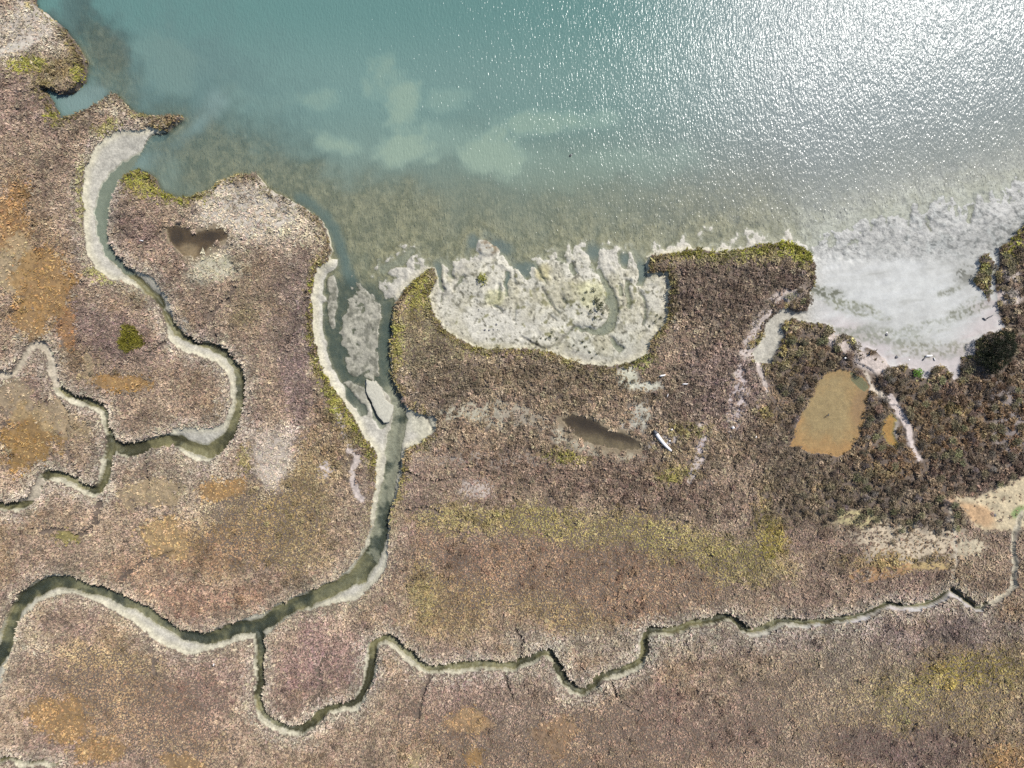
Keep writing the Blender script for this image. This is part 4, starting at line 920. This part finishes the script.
stick('driftwood_stick', 216.2, 662.4, .45, .1, 70, white, 'white stick in scrub just below the wide bend of the lower left creek', 'driftwood', .38)
stone('stone', 668.7, 440.6, .15, white, 'small white stone beside the upper side of the driftwood log', 'stone', .45, None, 1)
stone('stone', 670.5, 429.2, .15, white, 'small white stone in scrub above the driftwood log', 'stone', .45, None, 2)
stone('stone', 841.5, 358.3, .15, white, 'small white stone in thicket just above the orange pond', 'stone', .75, None, 3)
stone('stone', 886.6, 332.6, .15, white, 'small white stone beside dark weed on the open beach', 'stone', .06, None, 4)
stone('stone', 908.4, 360, .15, white, 'small white stone on pink sand above the bright green shrub', 'stone', .06, None, 5)
stone('stone', 754.2, 436.4, .15, white, 'whitish stone in grey scrub left of the orange pond', 'stone', .45, None, 6)
stone('stone', 731.5, 427.3, .24, bleached, 'grey white stone in olive scrub right of the driftwood log', 'stone', .45, None, 7)
stone('stone', 895.5, 357.3, .28, darkw, 'dark stone on pink sand left of the bright green shrub', 'stone', .06, None, 8)
stone('stone', 886, 334.8, .25, darkw, 'dark wet stone touching the white stone on the beach', 'stone', .06, None, 9)
stone('stone', 1010, 515, .2, darkw, 'dark stone on the tan sand flat', 'stone', .04, None, 10) if False else stone('stone', 992.3, 514.7, .26, darkw, 'dark stone alone on the tan sand flat at the right', 'stone', .04, None, 10)
for i, (a, b) in enumerate([(484.6,330),(488.8,330.4),(496.2,324.5),(497.3,329.7),(493.3,329.6),(478.5,309.6)]):
    stone('stone', a, b, .2 if i < 3 else .14, darkw, 'dark pebble in the loose row on the white mudflat', 'stone', .03, 'pebbles on the white mudflat', 20 + i)

feather = plain_material('dark_feathers', (.018, .022, .024), .6, .3)
duck_shade = plain_material('brown_duck_shade', (.05, .032, .018), .7, .3)
def bird(name, a, b, z, ln, heading, m, label, cat, pale=None):
    """a swimming bird: body, neck and head grown as one skin, tail behind"""
    h = ln/2
    prof = [(-1.25,.16,.03),(-1.0,.12,.12),(-.6,.08,.30),(0,.08,.40),(.5,.10,.36),(.8,.2,.22),(.92,.42,.13),(.98,.62,.12),(1.1,.74,.16),(1.24,.74,.13),(1.36,.71,.05),(1.55,.69,.02)]
    v, f = tube([(p[0]*h, 0, p[1]*h) for p in prof], [p[2]*h for p in prof], 12)
    w1 = tube([(-.9*h,.30*h,.28*h),(-.2*h,.36*h,.30*h),(.4*h,.28*h,.26*h)], [.04*h,.16*h,.08*h], 8)
    w2 = tube([(-.9*h,-.30*h,.28*h),(-.2*h,-.36*h,.30*h),(.4*h,-.28*h,.26*h)], [.04*h,.16*h,.08*h], 8)
    o = link(name, pymesh(name, merge([(v, f), w1, w2]), m)); o.location = (float(wx(a)), float(wy(b)), z); o.rotation_euler = (0, 0, math.radians(heading))
    if pale:
        pm = pymesh('breast_patch', tube([(.25*h,-.22*h,.36*h),(.5*h,-.2*h,.4*h),(.7*h,-.12*h,.34*h)], [.08*h,.16*h,.06*h], 8), pale); link('breast_patch', pm, None, o)
    return tag(o, label, cat)
bird('waterbird', 571.0, 154.2, .02, .66, 40, feather, 'dark waterbird swimming alone on the open bay', 'bird', white)
bird('duck', 827.2, 414.7, .99, .42, 70, feather, 'black duck floating on the orange pond, above its modelled shadow', 'bird')
bird('duck', 825.1, 416.3, .99, .44, 60, duck_shade, 'brown duck shape modelled for the shadow of the black duck on the orange pond', 'bird')  # duck shape added where the black duck's shadow lies on the water

# ------------------------------------------------------------------ light, sky, camera
w = bpy.data.worlds.new('World'); scene.world = w; w.use_nodes = True
nt = w.node_tree; nt.nodes.clear()
sky = nt.nodes.new('ShaderNodeTexSky'); sky.sky_type = 'NISHITA'; sky.sun_disc = False; sky.sun_elevation = SUN_EL; sky.sun_rotation = SUN_AZ
bg = nt.nodes.new('ShaderNodeBackground'); bg.inputs[1].default_value = 0.11; wo = nt.nodes.new('ShaderNodeOutputWorld')
nt.links.new(sky.outputs[0], bg.inputs[0]); nt.links.new(bg.outputs[0], wo.inputs[0])
ld = bpy.data.lights.new('sun', 'SUN'); ld.energy = 4.6; ld.angle = math.radians(.53); ld.color = (1, .965, .91)
lo = bpy.data.objects.new('sun', ld); COL.objects.link(lo)
dv = Vector((math.sin(SUN_AZ)*math.cos(SUN_EL), math.cos(SUN_AZ)*math.cos(SUN_EL), math.sin(SUN_EL)))
lo.rotation_euler = dv.to_track_quat('Z', 'Y').to_euler(); lo.location = dv*200

cd = bpy.data.cameras.new('camera'); cam = bpy.data.objects.new('camera', cd); COL.objects.link(cam)
cd.sensor_fit = 'HORIZONTAL'; cd.sensor_width = 36; cd.lens = 24; cd.clip_start = 1; cd.clip_end = 20000
cam.location = (0, 0, CAM_H); cam.rotation_euler = (0, 0, 0); scene.camera = cam
scene.view_settings.view_transform = 'Standard'; scene.view_settings.look = 'None'; scene.view_settings.exposure = EXPO; scene.view_settings.gamma = 1
scene.cycles.use_denoising = False; scene.cycles.max_bounces = 6; scene.cycles.diffuse_bounces = 2; scene.cycles.glossy_bounces = 2; scene.cycles.transparent_max_bounces = 8
scene.cycles.caustics_reflective = False; scene.cycles.caustics_refractive = False
scene.cycles.sample_clamp_indirect = 4
